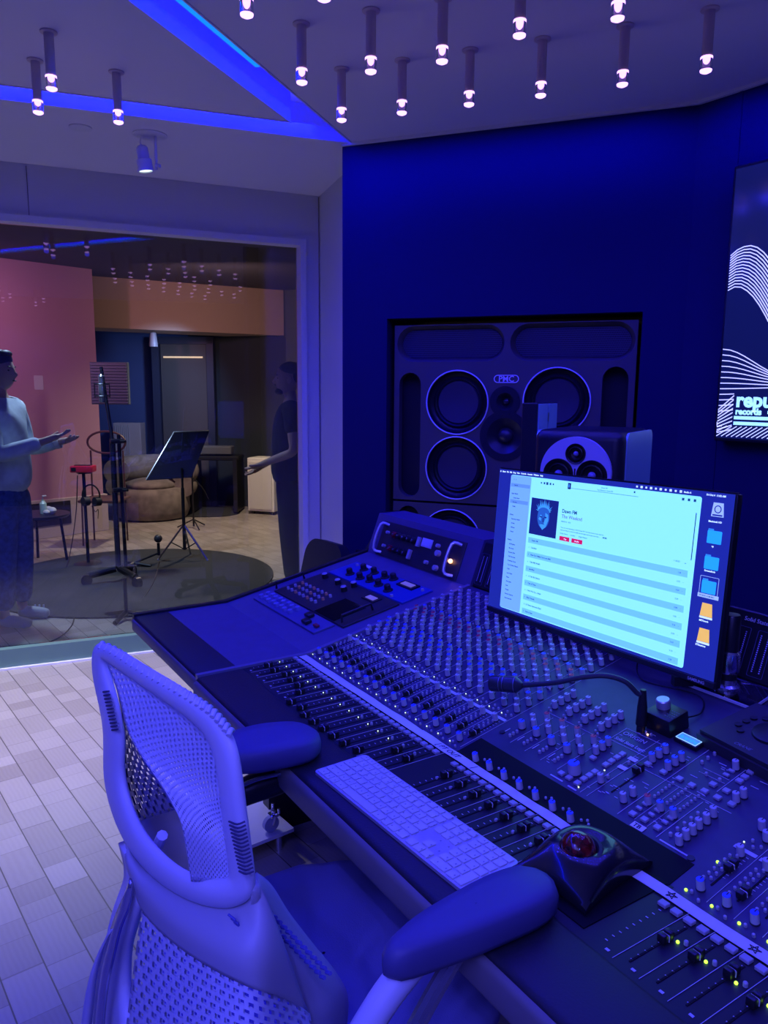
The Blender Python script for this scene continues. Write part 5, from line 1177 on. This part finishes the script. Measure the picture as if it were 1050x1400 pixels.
# lit doorway
dA, dB = at(228, 691, 0), at(288, 692, 0); dd = (dB-dA).normalized(); nn = V3(-dd.y, dd.x); DM = frame((dA+dB)/2+V3(0, 0, 0), dd, V3(0, 0, 1)); wd = (dB-dA).length
t = thing('door_1', '', ''); del t['label']; del t['category']; struct(t)
q = MB(); q.box((0, 1.05, 0), (wd, 2.1, .04), DM); q.build('leaf', mat('brown_door', (.085, .075, .075), .6), t, smooth=0)
q = MB()
for x in (-wd/2-.06, wd/2+.06): q.box((x, 1.08, .02), (.09, 2.16, .08), DM)
q.box((0, 2.14, .02), (wd+.2, .09, .08), DM); q.build('door_frame', mat('blue_black_frame', (.03, .035, .07), .5), t, smooth=0)
q = MB(); q.box((.0, 1.93, .03), (wd*.86, .02, .02), DM); q.build('warm_light_strip', mat('warm_strip', (1, .7, .4), .5, emit=(1, .62, .32), es=.9), t, smooth=0)
# rugs
def rug(name, label, cx, cy_, rx, ry, rz):
    q = MB(); q.prism([(rx*math.cos(2*math.pi*k/64), ry*math.sin(2*math.pi*k/64)) for k in range(64)], .0, .012); o = q.build(name, M_rug, smooth=0); o.location = (cx, cy_, 0.0005); o.rotation_euler = (0, 0, rz); return tag(o, label, 'rug')
rug('round_rug', 'large dark round rug under the microphone stands behind the glass', -6.20, 1.58, 1.12, 1.12, 0)
rug('far_rug', 'smaller dark rug in the far dark corner of the live room', -9.25, 3.20, .55, .40, R(30))
# armchair
ac = at(197, 716, 0)+V3(-.40, .22, 0)
t = thing('armchair', 'rounded brown grey velvet armchair behind the round rug', 'armchair', ac, R(150-90))
q = MB(); q.lathe([(.30, .0), (.40, .02), (.44, .12), (.43, .30), (.40, .37), (.01, .38)], None, 40, cap=False); q.build('seat_drum', M_couch, t, smooth=1.5)
q = MB(); a0 = [(.40*math.cos(R(a)), .40*math.sin(R(a)), .50-.05*math.cos(R(a-90))**4*0) for a in range(-15, 200, 12)]; q.tube([(x, y, .56) for x, y, z in a0], lambda u: .15+.02*math.sin(math.pi*u), 16); q.tube([(x*1.03, y*1.03, .38) for x, y, z in a0], lambda u: .12, 16); q.build('back_roll', M_couch, t, smooth=1.5)
q = MB(); q.ball((0, -.02, .40), .30, 24, 12, (1, 1, .28)); q.build('cushion', M_couch, t, smooth=1.5)
# small table with sanitiser
tb = at(60, 768, 0)
t = thing('side_table', 'low round black side table behind the standing man', 'table', tb)
q = MB(); q.lathe([(.23, .41), (.24, .42), (.24, .435), (.01, .436)], None, 40, cap=False); q.lathe([(.01, .409), (.23, .41)], None, 40, cap=False); q.build('top', M_black, t)
for k in range(3):
    a = R(120*k+65); q = MB(); q.tube([(.16*math.cos(a), .16*math.sin(a), .41), (.20*math.cos(a), .20*math.sin(a), 0)], .012); q.build('leg', M_black, t)
bp = tb+V3(.02, .02, .436)
t = thing('sanitizer_bottle', 'clear pump bottle on the low black table', 'bottle', bp)
q = MB(); q.lathe([(.028, 0), (.030, .01), (.030, .09), (.012, .115), (.012, .125), (.001, .126)], None, 20, cap=False); q.build('bottle', mat('pale_bottle', (.55, .75, .65), .2), t)
q = MB(); q.cyl((0, 0, .125), (0, 0, .155), .006); q.box((.012, .012, .158), (.035, .035, .010), None, .003, 1); q.build('pump', M_key, t)
q = MB()
for dx, dy, r in ((-.06, .05, .035), (.06, .06, .04), (.09, .01, .03)): q.ball((dx, dy, r*.8), r, 10, 6, (1, 1, .8))
o = q.build('crumpled_tissue', M_key); o.location = bp; tag(o, 'crumpled white tissues beside the pump bottle', 'tissue', kind='stuff')
# bench along the pink wall
pd = (pB-pA).normalized(); pn = V3(pd.y*-1, pd.x)*-1
pn = V3(-pd.y, pd.x); pn = pn if pn.x > 0 else -pn
bc_ = (at(45, 737, 0)+at(140, 725, 0))/2
t = thing('wall_bench', 'low pale cabinet with black recess at the foot of the pink wall', 'cabinet', bc_)
BMx = frame((0, 0, 0), pd, V3(0, 0, 1))
q = MB(); q.box((0, .20, .0), (.86, .40, .10), BMx, .004, 1); q.build('body', mat('pale_bench', (.45, .40, .40), .6), t)
q = MB(); q.box((.20, .25, .0), (.42, .24, .12), BMx); q.build('recess', M_black, t, smooth=0)  # shade inside the open shelf, drawn as a black box
q = MB(); q.prism(rrect(.09, .14, .01), 0, .006, frame(hx := at(53, 523, n=pn, c=pn.dot(pA)+.004), pd, V3(0, 0, 1))); o = q.build('wall_plate', M_key); tag(o, 'white switch plate on the pink wall', 'switch plate')
# red interface stand
def stand(name, label, px, py, toppy, rad=.011):
    F = at(px, py, 0); z = hz(F, px, toppy); return thing(name, label, 'stand', F), F, z
t, F, z = stand('pedestal_stand', 'black pedestal stand with round base carrying the red box', 121, 772, 646)
q = MB(); q.lathe([(.13, 0), (.13, .010), (.10, .018), (.02, .022), (.001, .022)], None, 32, cap=False); q.build('base', M_blackm, t)
q = MB(); q.cyl((0, 0, .02), (0, 0, z), .014); q.box((0, 0, z), (.10, .10, .012)); q.build('pole', M_blackm, t)
q = MB(); q.box((0, 0, 0), (.185, .13, .055), None, .006, 2)
o = thing('red_headphone_mixer', 'small bright red audio box on top of the pedestal stand', 'audio device', F+V3(0, 0, z+.034), R(60)); q.build('body', M_redp, o)
q = MB(); q.box((0, 0, .031), (.14, .05, .006), None, .002, 1); q.box((-.06, -.066, 0), (.04, .004, .03)); q.build('top_controls', M_black, o)
hp = F+RT.to_3d()*.055; hp.z = z-.02
t = thing('headphones', 'black headphones hanging from the pedestal stand', 'headphones', V3(hp.x, hp.y, z-.22))
HF = frame((0, 0, 0), V3(RT.x, RT.y, 0), V3(0, 0, 1))
q = MB(); q.tube([HF @ V3(.075*math.cos(R(a)), .02+.095*math.sin(R(a)), 0) for a in range(-20, 201, 20)], .007, 8, 2); q.build('headband', M_black, t)
for sx_ in (-.05, .05):
    q = MB(); q.cyl(HF @ V3(sx_-.015, -.03, .02), HF @ V3(sx_+.015, -.03, -.02), .040, n=20); q.build('ear_cup', M_rubber, t)
q = MB(); q.tube([HF @ V3(.0, -.07, 0), HF @ V3(.03, -.12, 0), HF @ V3(.06, -.10, .01), HF @ V3(.05, -.18, 0)], .003, 6, 6); q.build('cable', M_black, t)
# tall stand on casters
t, F, z = stand('studio_stand', 'tall heavy microphone stand on a wheeled base in the middle of the rug', 163, 797, 520)
F2 = F
q = MB(); q.cyl((0, 0, .12), (0, 0, 1.15), .022); q.cyl((0, 0, 1.15), (-.03, -.05, z+.1), .013); q.build('pole', mat('dark_steel', (.10, .10, .13), .25, .8), t)
q = MB(); q.cyl(V3(RT.x, RT.y)*.06+V3(0, 0, .10), V3(RT.x, RT.y)*.05+V3(0, 0, 1.18), .014); q.build('counter_pole', M_blackm, t)
for zz in (1.13, .75):
    q = MB(); q.box((.02, .03, zz), (.06, .10, .035), None, .008, 2); q.cyl((.02, .03, zz), (.08, .08, zz), .010); q.build('clamp', M_blackm, t)
for k in range(3):
    a = R(120*k+20); d = V3(math.cos(a), math.sin(a)); q = MB(); q.tube([d*.02+V3(0, 0, .12), d*.22+V3(0, 0, .08)], .028); q.cyl(d*.24+V3(-d.y, d.x)*.02+V3(0, 0, .045), d*.24-V3(-d.y, d.x)*.02+V3(0, 0, .045), .043, n=18); q.build('wheeled_leg', M_blackm, t)
mh = F+V3(-.03, -.05, z)
t = thing('studio_microphone', 'studio microphone in a shock mount at the top of the tall stand', 'microphone', mh)
q = MB(); q.lathe([(.02, -.17), (.027, -.165), (.027, -.04), (.024, -.03), (.024, .03), (.012, .045), (.001, .046)], None, 20, cap=False); q.build('body', mat('mic_steel', (.3, .3, .36), .25, .7), t)
q = MB()
for zz in (-.12, -.03): q.tube([(.055*math.cos(R(a)), .055*math.sin(R(a)), zz) for a in range(0, 361, 20)], .005, 6)
for a in (0, 90, 180, 270): q.cyl((.055*math.cos(R(a)), .055*math.sin(R(a)), -.13), (.055*math.cos(R(a)), .055*math.sin(R(a)), -.02), .004)
q.build('shock_mount', M_blackm, t)
# floor microphone with short boom
t, F, z = stand('low_boom_stand', 'low black boom stand lying near the rug centre holding a ball microphone', 183, 776, 745)
q = MB(); e = at(217, 756, .10)-F; q.cyl((0, 0, .04), e, .010); q.cyl(e-V3(0, 0, .02), e+V3(0, 0, .09), .013); q.build('boom', M_blackm, t)
q = MB(); q.tube([(-.18, -.02, .02), (0, 0, .04), (.10, .12, .02)], .014); q.tube([(0, 0, .04), (.10, -.12, .02)], .014); q.build('feet', M_blackm, t)
q = MB(); q.ball((0, 0, 0), .036, 16, 10); o = q.build('ball_microphone', mat('mic_grille', (.03, .03, .035), .5)); o.location = F+e+V3(0, 0, .13); tag(o, 'round black microphone head on the low boom stand', 'microphone')
# tripod music stand
t, F, z = stand('music_stand', 'black tripod music stand with wide tilted desk beside the velvet armchair', 253, 766, 640)
q = MB(); q.cyl((0, 0, .10), (0, 0, .66), .015); q.cyl((0, 0, .60), (0, 0, z), .010); q.build('pole', M_blackm, t)
R3 = V3(RT.x, RT.y).normalized(); Fw3 = V3(FW.x, FW.y).normalized()
for d in (R3*.22+Fw3*-.06, R3*-.23+Fw3*-.04, Fw3*.2):
    q = MB(); q.tube([V3(0, 0, .33), d+V3(0, 0, .015)], .009); q.ball(d+V3(0, 0, .012), .014, 10, 6); q.build('leg', M_steel, t)
    q = MB(); q.tube([V3(0, 0, .10), d*.5+V3(0, 0, .17)], .005); q.build('brace', M_blackm, t)
def hp_(px, py): d = FW+RT*((px-525)/FPX)-UP*((py-700)/FPX); return CAM+d*(math.hypot(F.x, F.y)/math.hypot(d.x, d.y))-F
a, b, c, d = hp_(200, 656), hp_(232, 592), hp_(281, 590), hp_(262, 652); bk = Fw3*.14; b += bk; c += bk
q = MB(); q.add([a, b, c, d, a+V3(0, 0, -.006), b+V3(0, 0, -.006), c+V3(0, 0, -.006), d+V3(0, 0, -.006)], [(0, 1, 2, 3), (7, 6, 5, 4), (0, 4, 5, 1), (1, 5, 6, 2), (2, 6, 7, 3), (3, 7, 4, 0)]); dk_ = q.build('desk', mat('dark_desk', (.02, .02, .035), .3), t, smooth=0)
q = MB(); q.tube([a, b, c], .007, 6); q.build('desk_edge', M_steel, dk_)
# second thin stand further back
t, F, z = stand('thin_stand', 'thin black microphone stand behind the music stand', 265, 722, 640)
q = MB(); q.cyl((0, 0, .02), (0, 0, z), .010); q.tube([(0, 0, z-.10), (.04, .10, z-.22), (.06, .16, z-.35)], .006, 6, 4); q.build('pole', M_blackm, t)
for k in range(3):
    q = MB(); q.tube([(0, 0, .10), (.18*math.cos(R(120*k)), .18*math.sin(R(120*k)), .01)], .007); q.build('leg', M_blackm, t)
# short stand close to the glass
t, F, z = stand('short_stand', 'short black stand with flat feet just behind the glass', 173, 846, 790)
q = MB(); q.cyl((0, 0, .02), (0, 0, z), .013); q.build('pole', M_blackm, t)
for d in (V3(-.14, -.10), V3(.03, .14), V3(.10, -.10)):
    q = MB(); q.tube([(0, 0, .05), d+V3(0, 0, .012)], .016); q.build('foot', M_blackm, t)
def cable(label, pts, r=.004):
    q = MB(); q.tube(pts, r, 6, 8); tag(q.build('floor_cable', M_black), label, 'cable')
cable('black cable looping from the red box stand to the floor', [at(106, 650, .86), at(104, 700, .5), at(97, 750, .1), at(88, 778, .006), at(60, 782, .006), at(48, 775, .006), at(80, 790, .006), at(105, 797, .006)])
cable('black cable running over the rug from the ball microphone', [at(218, 768, .08), at(212, 790, .016), at(205, 805, .016), at(190, 825, .006), at(176, 842, .01)])
cable('black cable lying on the floor near the shoe', [at(102, 838, .005), at(98, 855, .005), at(80, 872, .005), at(50, 884, .005)])
# louvred absorber, white radiator, far furniture
L0 = at(125, 524, n=pn, c=pn.dot(pA)+.35); 
t = thing('louvred_panel', 'grey louvred acoustic panel beside the edge of the pink wall', 'acoustic panel', L0+V3(R3.x, R3.y)*.19)
HF = frame((0, 0, 0), R3, V3(0, 0, 1))
q = MB(); q.box((0, 0, 0), (.38, .42, .05), HF, .004, 1)
q.build('frame', mat('slate_louvre', (.10, .13, .19), .5), t)
q = MB()
for k in range(14): q.box((0, -.19+k*.029, .03), (.36, .016, .012), HF)
q.build('slats', mat('slate_louvre_light', (.16, .20, .28), .5), t, smooth=0)
rd = at(160, 700, 0)+V3(-.6, .35, 0)
t = thing('white_shelf', 'pale upright shelf panel standing behind the armchair', 'shelf', rd); zt = hz(rd, 160, 578)
q = MB(); q.box((0, zt/2, 0), (.36, zt, .2), HF, .004, 1); q.build('body', mat('pale_pink_panel', (.42, .34, .36), .6), t)
q = MB()
for k in range(8): q.box((-.15+k*.025, zt*.75, .105), (.006, zt*.45, .008), HF)
q.build('ribs', M_grey, t, smooth=0)
ed = at(292, 698, 0)+V3(.1, -.0, 0)
t = thing('equipment_desk', 'dark equipment desk in the shadow left of the lit doorway', 'desk', ed)
zt = hz(ed, 262, 622)
q = MB(); q.box((.02, zt-.03, 0), (.62, .05, .4), HF, .01, 1); q.build('top', M_black, t)
for x in (-.25, .29):
    q = MB(); q.box((x, zt/2, 0), (.05, zt-.06, .45), HF); q.build('leg', M_black, t, smooth=0)
q = MB(); q.box((0, .06, 0), (.45, .10, .22), HF, .01, 1); q.box((-.18, .03, .05), (.10, .04, .16), HF, .005, 1); q.build('panel_box', mat('gear_grey', (.12, .12, .14), .5), None); o = bpy.data.objects['panel_box']; o.name = 'sound_module'; o.location = ed+V3(0, 0, zt); tag(o, 'small grey sound module on the dark equipment desk', 'audio device')
# round-backed chair
rc = at(136, 740, 0)+V3(.1, .05, 0)
t = thing('round_back_chair', 'thin reddish chair with an oval ring back beside the pink wall edge', 'chair', rc); zt = hz(rc, 136, 606)
HF2 = frame((0, 0, 0), R3, V3(0, 0, 1))
q = MB(); q.tube([HF2 @ V3(.19*math.cos(R(a)), zt+.11*math.sin(R(a)), -.12) for a in range(0, 361, 15)], .011, 8); q.build('back_ring', mat('red_brown_wood', (.11, .06, .055), .5), t)
q = MB(); q.box((0, .44, 0), (.40, .03, .38), HF2, .012, 2); q.build('seat', bpy.data.materials['red_brown_wood'], t)
for x, y in ((-.17, .17), (.17, .17), (-.17, -.12), (.17, -.12)):
    q = MB(); q.tube([HF2 @ V3(x, 0, y), HF2 @ V3(x*.95, .44 if y > 0 else zt-.08, y)], .009); q.build('leg', bpy.data.materials['red_brown_wood'], t)
# white amplifier cabinet
wa = at(356, 699, 0)+V3(.25, -.1, 0)
t = thing('white_speaker_cabinet', 'white speaker cabinet with perforated front behind the man in black', 'loudspeaker', wa, YAW+R(90)+R(180)-R(18))
q = MB(); q.box((0, .15, .37), (.36, .30, .66), None, .008, 1); q.build('cabinet', mat('cream_tolex', (.80, .80, .70), .6), t)
q = MB(); q.box((0, -.006, .36), (.31, .012, .58)); q.build('perforated_grille', mat('cream_grille', (.64, .64, .56), .6), t, smooth=0)
for x, y in ((-.13, .05), (.13, .05), (-.13, .25), (.13, .25)):
    q = MB(); q.cyl((x, y, 0), (x, y, .045), .022); q.build('foot', M_black, t)
q = MB(); q.lathe([(.05, 0), (.05, .03), (.035, .16), (.02, .17), (.001, .17)], None, 16, cap=False); o = q.build('wall_fixture', mat('fixture_grey', (.3, .3, .36), .4)); o.location = at(210, 476, 2.05)+V3(.1, 0, 0); 
fwp = at(210, 474, 2.02); o.location = fwp; tag(o, 'small hanging lamp on the dark wall left of the doorway', 'lamp')
# ================================================================== PEOPLE
def skin_obj(name, verts, edges, rad, m, parent, root=0, sub=2):
    me = bpy.data.meshes.new(name); me.from_pydata([tuple(v) for v in verts], edges, []); me.materials.append(m)
    o = bpy.data.objects.new(name, me); COL.objects.link(o); o.parent = parent
    md = o.modifiers.new('skin', 'SKIN'); md.use_smooth_shade = True; md.branch_smoothing = .4
    sv = me.skin_vertices[0].data if me.skin_vertices else None
    if sv is None:
        bm = bmesh.new(); bm.from_mesh(me); bm.verts.layers.skin.verify(); bm.to_mesh(me); bm.free(); sv = me.skin_vertices[0].data
    for i, r in enumerate(rad):
        sv[i].radius = (r, r) if not isinstance(r, tuple) else r
        sv[i].use_root = (i == root)
    ms = o.modifiers.new('sub', 'SUBSURF'); ms.levels = sub; ms.render_levels = sub
    return o
class G:
    def __init__(s): s.v = []; s.e = []; s.r = []
    def n(s, p, r, par=None):
        s.v.append(Vector(p)); s.r.append(r); i = len(s.v)-1
        if par is not None: s.e.append((par, i))
        return i
def person(name, label, loc, rz, h, arms, top_m, bot_m, shoe_m, sleeve, hairf, beard=False, hem=.86, bulk=1.0):
    t = thing(name, label, 'person', loc, rz); k = h/1.78
    P = lambda x, y, z: V3(x*k, y*k, z*k)
    g = G(); pel = g.n(P(0, -.01, .97), .070*k); wai = g.n(P(0, .0, 1.12), .09*k, pel); che = g.n(P(0, -.01, 1.32), .135*k, wai); up_ = g.n(P(0, -.02, 1.44), .09*k, che); nk = g.n(P(0, -.012, 1.52), .052*k, up_); g.n(P(0, -.006, 1.60), .048*k, nk)
    gt = G(); tp_ = gt.n(P(0, 0, hem), .158*k*bulk); tw = gt.n(P(0, 0, 1.08), .150*k*bulk, tp_); tc = gt.n(P(0, -.01, 1.32), .160*k*bulk, tw); tu = gt.n(P(0, -.02, 1.44), .105*k*bulk, tc); gt.n(P(0, 0, 1.50), .070*k, tu)
    for s_, (el, wr, palm) in zip((-1, 1), arms):
        sh = P(.185*s_, -.02, 1.43); el = P(*el); wr = P(*wr)
        a = g.n(sh, .052*k, up_); b = g.n(el, .040*k, a); c = g.n(wr, .026*k, b)
        d = (wr-el).normalized(); side = V3(1, 0, 0)*s_ if abs(d.x) < .9 else V3(0, 1, 0); up3 = Vector(palm).normalized(); lat = d.cross(up3).normalized()
        pl = g.n(wr+d*.045*k, .026*k, c); pe = g.n(wr+d*.085*k, .024*k, pl)
        for fi, (o_, L, cu) in enumerate(((-.027, .070, .15), (-.009, .080, .12), (.009, .075, .18), (.026, .058, .25))):
            r0 = wr+d*.088*k+lat*o_*k; f1_ = g.n(r0, .0105*k, pe); f2_ = g.n(r0+d*L*.5*k+up3*cu*.02*k, .0085*k, f1_); g.n(r0+d*L*.95*k+up3*cu*.10*k, .0072*k, f2_)
        th = g.n(wr+d*.030*k-lat*.034*k, .012*k, pl); th2 = g.n(wr+d*.062*k-lat*.055*k+up3*.012*k, .010*k, th); g.n(wr+d*.088*k-lat*.060*k+up3*.02*k, .0082*k, th2)
        ta = gt.n(sh*1, .070*k*bulk, tu); tb2 = gt.n(sh.lerp(el, .98 if sleeve > 1 else .62), (.058 if sleeve > 1 else .060)*k*bulk, ta)
        if sleeve > 1: gt.n(el.lerp(wr, .55), .048*k*bulk, tb2); gt.n(el.lerp(wr, .93), .038*k*bulk, len(gt.v)-1)
    gl = G(); l0 = gl.n(P(0, 0, 1.0), .120*k); l0 = gl.n(P(0, 0, .90), .150*k, l0)
    gs_ = []
    for s_ in (-1, 1):
        hp1 = g.n(P(.09*s_, -.01, .82), .052*k, pel); kn = g.n(P(.105*s_, .01, .50), .056*k, hp1); an = g.n(P(.11*s_, -.02, .10), .036*k, kn); he = g.n(P(.11*s_, -.01, .045), .038*k, an); g.n(P(.12*s_, .15, .035), .030*k, he)
        h1 = gl.n(P(.082*s_, 0, .76), .112*k, l0); k1 = gl.n(P(.105*s_, .01, .50), .082*k, h1); gl.n(P(.11*s_, -.015, .10), .066*k, k1)
        gs = G(); a = gs.n(P(.11*s_, -.05, .045), .042*k); b = gs.n(P(.113*s_, .06, .042), .044*k, a); gs.n(P(.118*s_, .17, .032), .034*k, b); gs_.append(gs)
    skin_obj('body', g.v, g.e, g.r, M_skin, t)
    skin_obj('top', gt.v, gt.e, gt.r, top_m, t); skin_obj('trousers', gl.v, gl.e, gl.r, bot_m, t)
    for gs in gs_:
        o = skin_obj('shoe', gs.v, gs.e, gs.r, shoe_m, t)
    q = MB(); n_, m_ = 40, 32; vs = []; gs2 = lambda a, w_: math.exp(-(a/w_)**2)
    for j in range(m_+1):
        th = math.pi*j/m_; z = -math.cos(th); rr = math.sin(th)
        for i in range(n_):
            a = 2*math.pi*i/n_; x = rr*math.cos(a); y = rr*math.sin(a); front = max(0, y)
            lo = max(0, -z); X = .076*x*(1-.30*lo**1.6); Y = .098*y*(1-.12*lo)+.016*lo; Z = .122*z
            if y > 0:
                f = front**2
                Y += f*(.030*gs2(x, .17)*gs2(z+.20, .20)+.006*gs2(z-.12, .10)*(1-.5*gs2(x, .2))-.009*gs2(abs(x)-.42, .20)*gs2(z+.02, .12)+.010*gs2(x, .38)*gs2(z+.50, .09)+.008*gs2(x, .35)*gs2(z+.66, .07)+.020*gs2(x, .40)*gs2(z+.86, .16))
            vs.append(tuple(P(X, Y-.002, Z+1.655)))
    fs = [(j*n_+i, j*n_+(i+1) % n_, (j+1)*n_+(i+1) % n_, (j+1)*n_+i) for j in range(m_) for i in range(n_)]
    q.add(vs, fs)
    for s_ in (-1, 1): q.ball(P(.076*s_, -.008, 1.648), .028*k, 12, 8, (.35, .75, 1.15))
    q.build('head', M_skin, t, smooth=2.5)
    q = MB(); hairf(q, k); q.build('hair', M_hair, t, smooth=1.5)
    q = MB()
    for s_ in (-1, 1):
        q.ball(P(.030*s_, .082, 1.660), .010*k, 10, 6, (1.3, .5, .6)); q.ball(P(.031*s_, .087, 1.682), .017*k, 10, 6, (1.2, .35, .25))
    q.ball(P(0, .099, 1.594), .020*k, 12, 6, (1.2, .4, .22))
    if beard: q.ball(P(0, .070, 1.560), .040*k, 14, 8, (1.05, .9, .62)); q.ball(P(0, .101, 1.609), .020*k, 12, 6, (1.3, .5, .28))
    q.build('face_details', M_hair, t)
    return t
def hair1(q, k):
    q.ball((0, -.012*k, 1.722*k), .084*k, 22, 12, (1.0, 1.16, .86)); q.ball((0, -.050*k, 1.668*k), .070*k, 16, 10, (1.12, .86, 1.0)); q.ball((0, .050*k, 1.762*k), .036*k, 14, 8, (1.5, 1, .7))
def hair2(q, k):
    q.ball((0, -.018*k, 1.722*k), .082*k, 22, 12, (1.0, 1.12, .76)); q.ball((0, -.050*k, 1.668*k), .068*k, 16, 10, (1.12, .84, .95))
FR = math.atan2(RT.y, RT.x)-math.pi/2
lp = at(23, 851, 0)
tt_ = person('person', 'standing person in pale blue fleece and jeans holding both hands out, at the left edge', (lp.x, lp.y, 0), FR-R(4), 1.76,  # reflected figure built as a solid body behind the pane
       [((-.24, .02, 1.14), (-.13, .30, 1.20), (0, .1, 1)), ((.25, .10, 1.13), (.13, .34, 1.225), (0, .1, 1))], M_hoodie, M_denim, mat('grey_sneaker', (.38, .40, .42), .7), 2, hair1, hem=.84, bulk=1.12)
q = MB()
for j in range(3): q.box((-.158, .045+.03*j, .055), (.006, .010, .05), Matrix.Rotation(.0, 4, 'X'))
q.build('shoe_stripes', M_key, tt_, smooth=0)
q = MB(); q.tube([(-.128, .275, 1.178), (-.130, .30, 1.187)], .040); q.build('cuff', M_key, tt_)
rp = at(398, 800, 0); dirr = V3(rp.x, rp.y).normalized(); rp = dirr*5.75
person('person', 'standing person in black T-shirt seen side-on at the right edge of the glass', (rp.x, rp.y, 0), FR+math.pi+R(6), 1.735,
       [((-.24, -.04, 1.12), (-.10, .20, 1.02), (0, .1, 1)), ((.24, -.02, 1.12), (.12, .22, .98), (0, .1, 1))], M_blackcloth, M_blackcloth, M_black, 1, hair2, True, hem=.80, bulk=1.05)
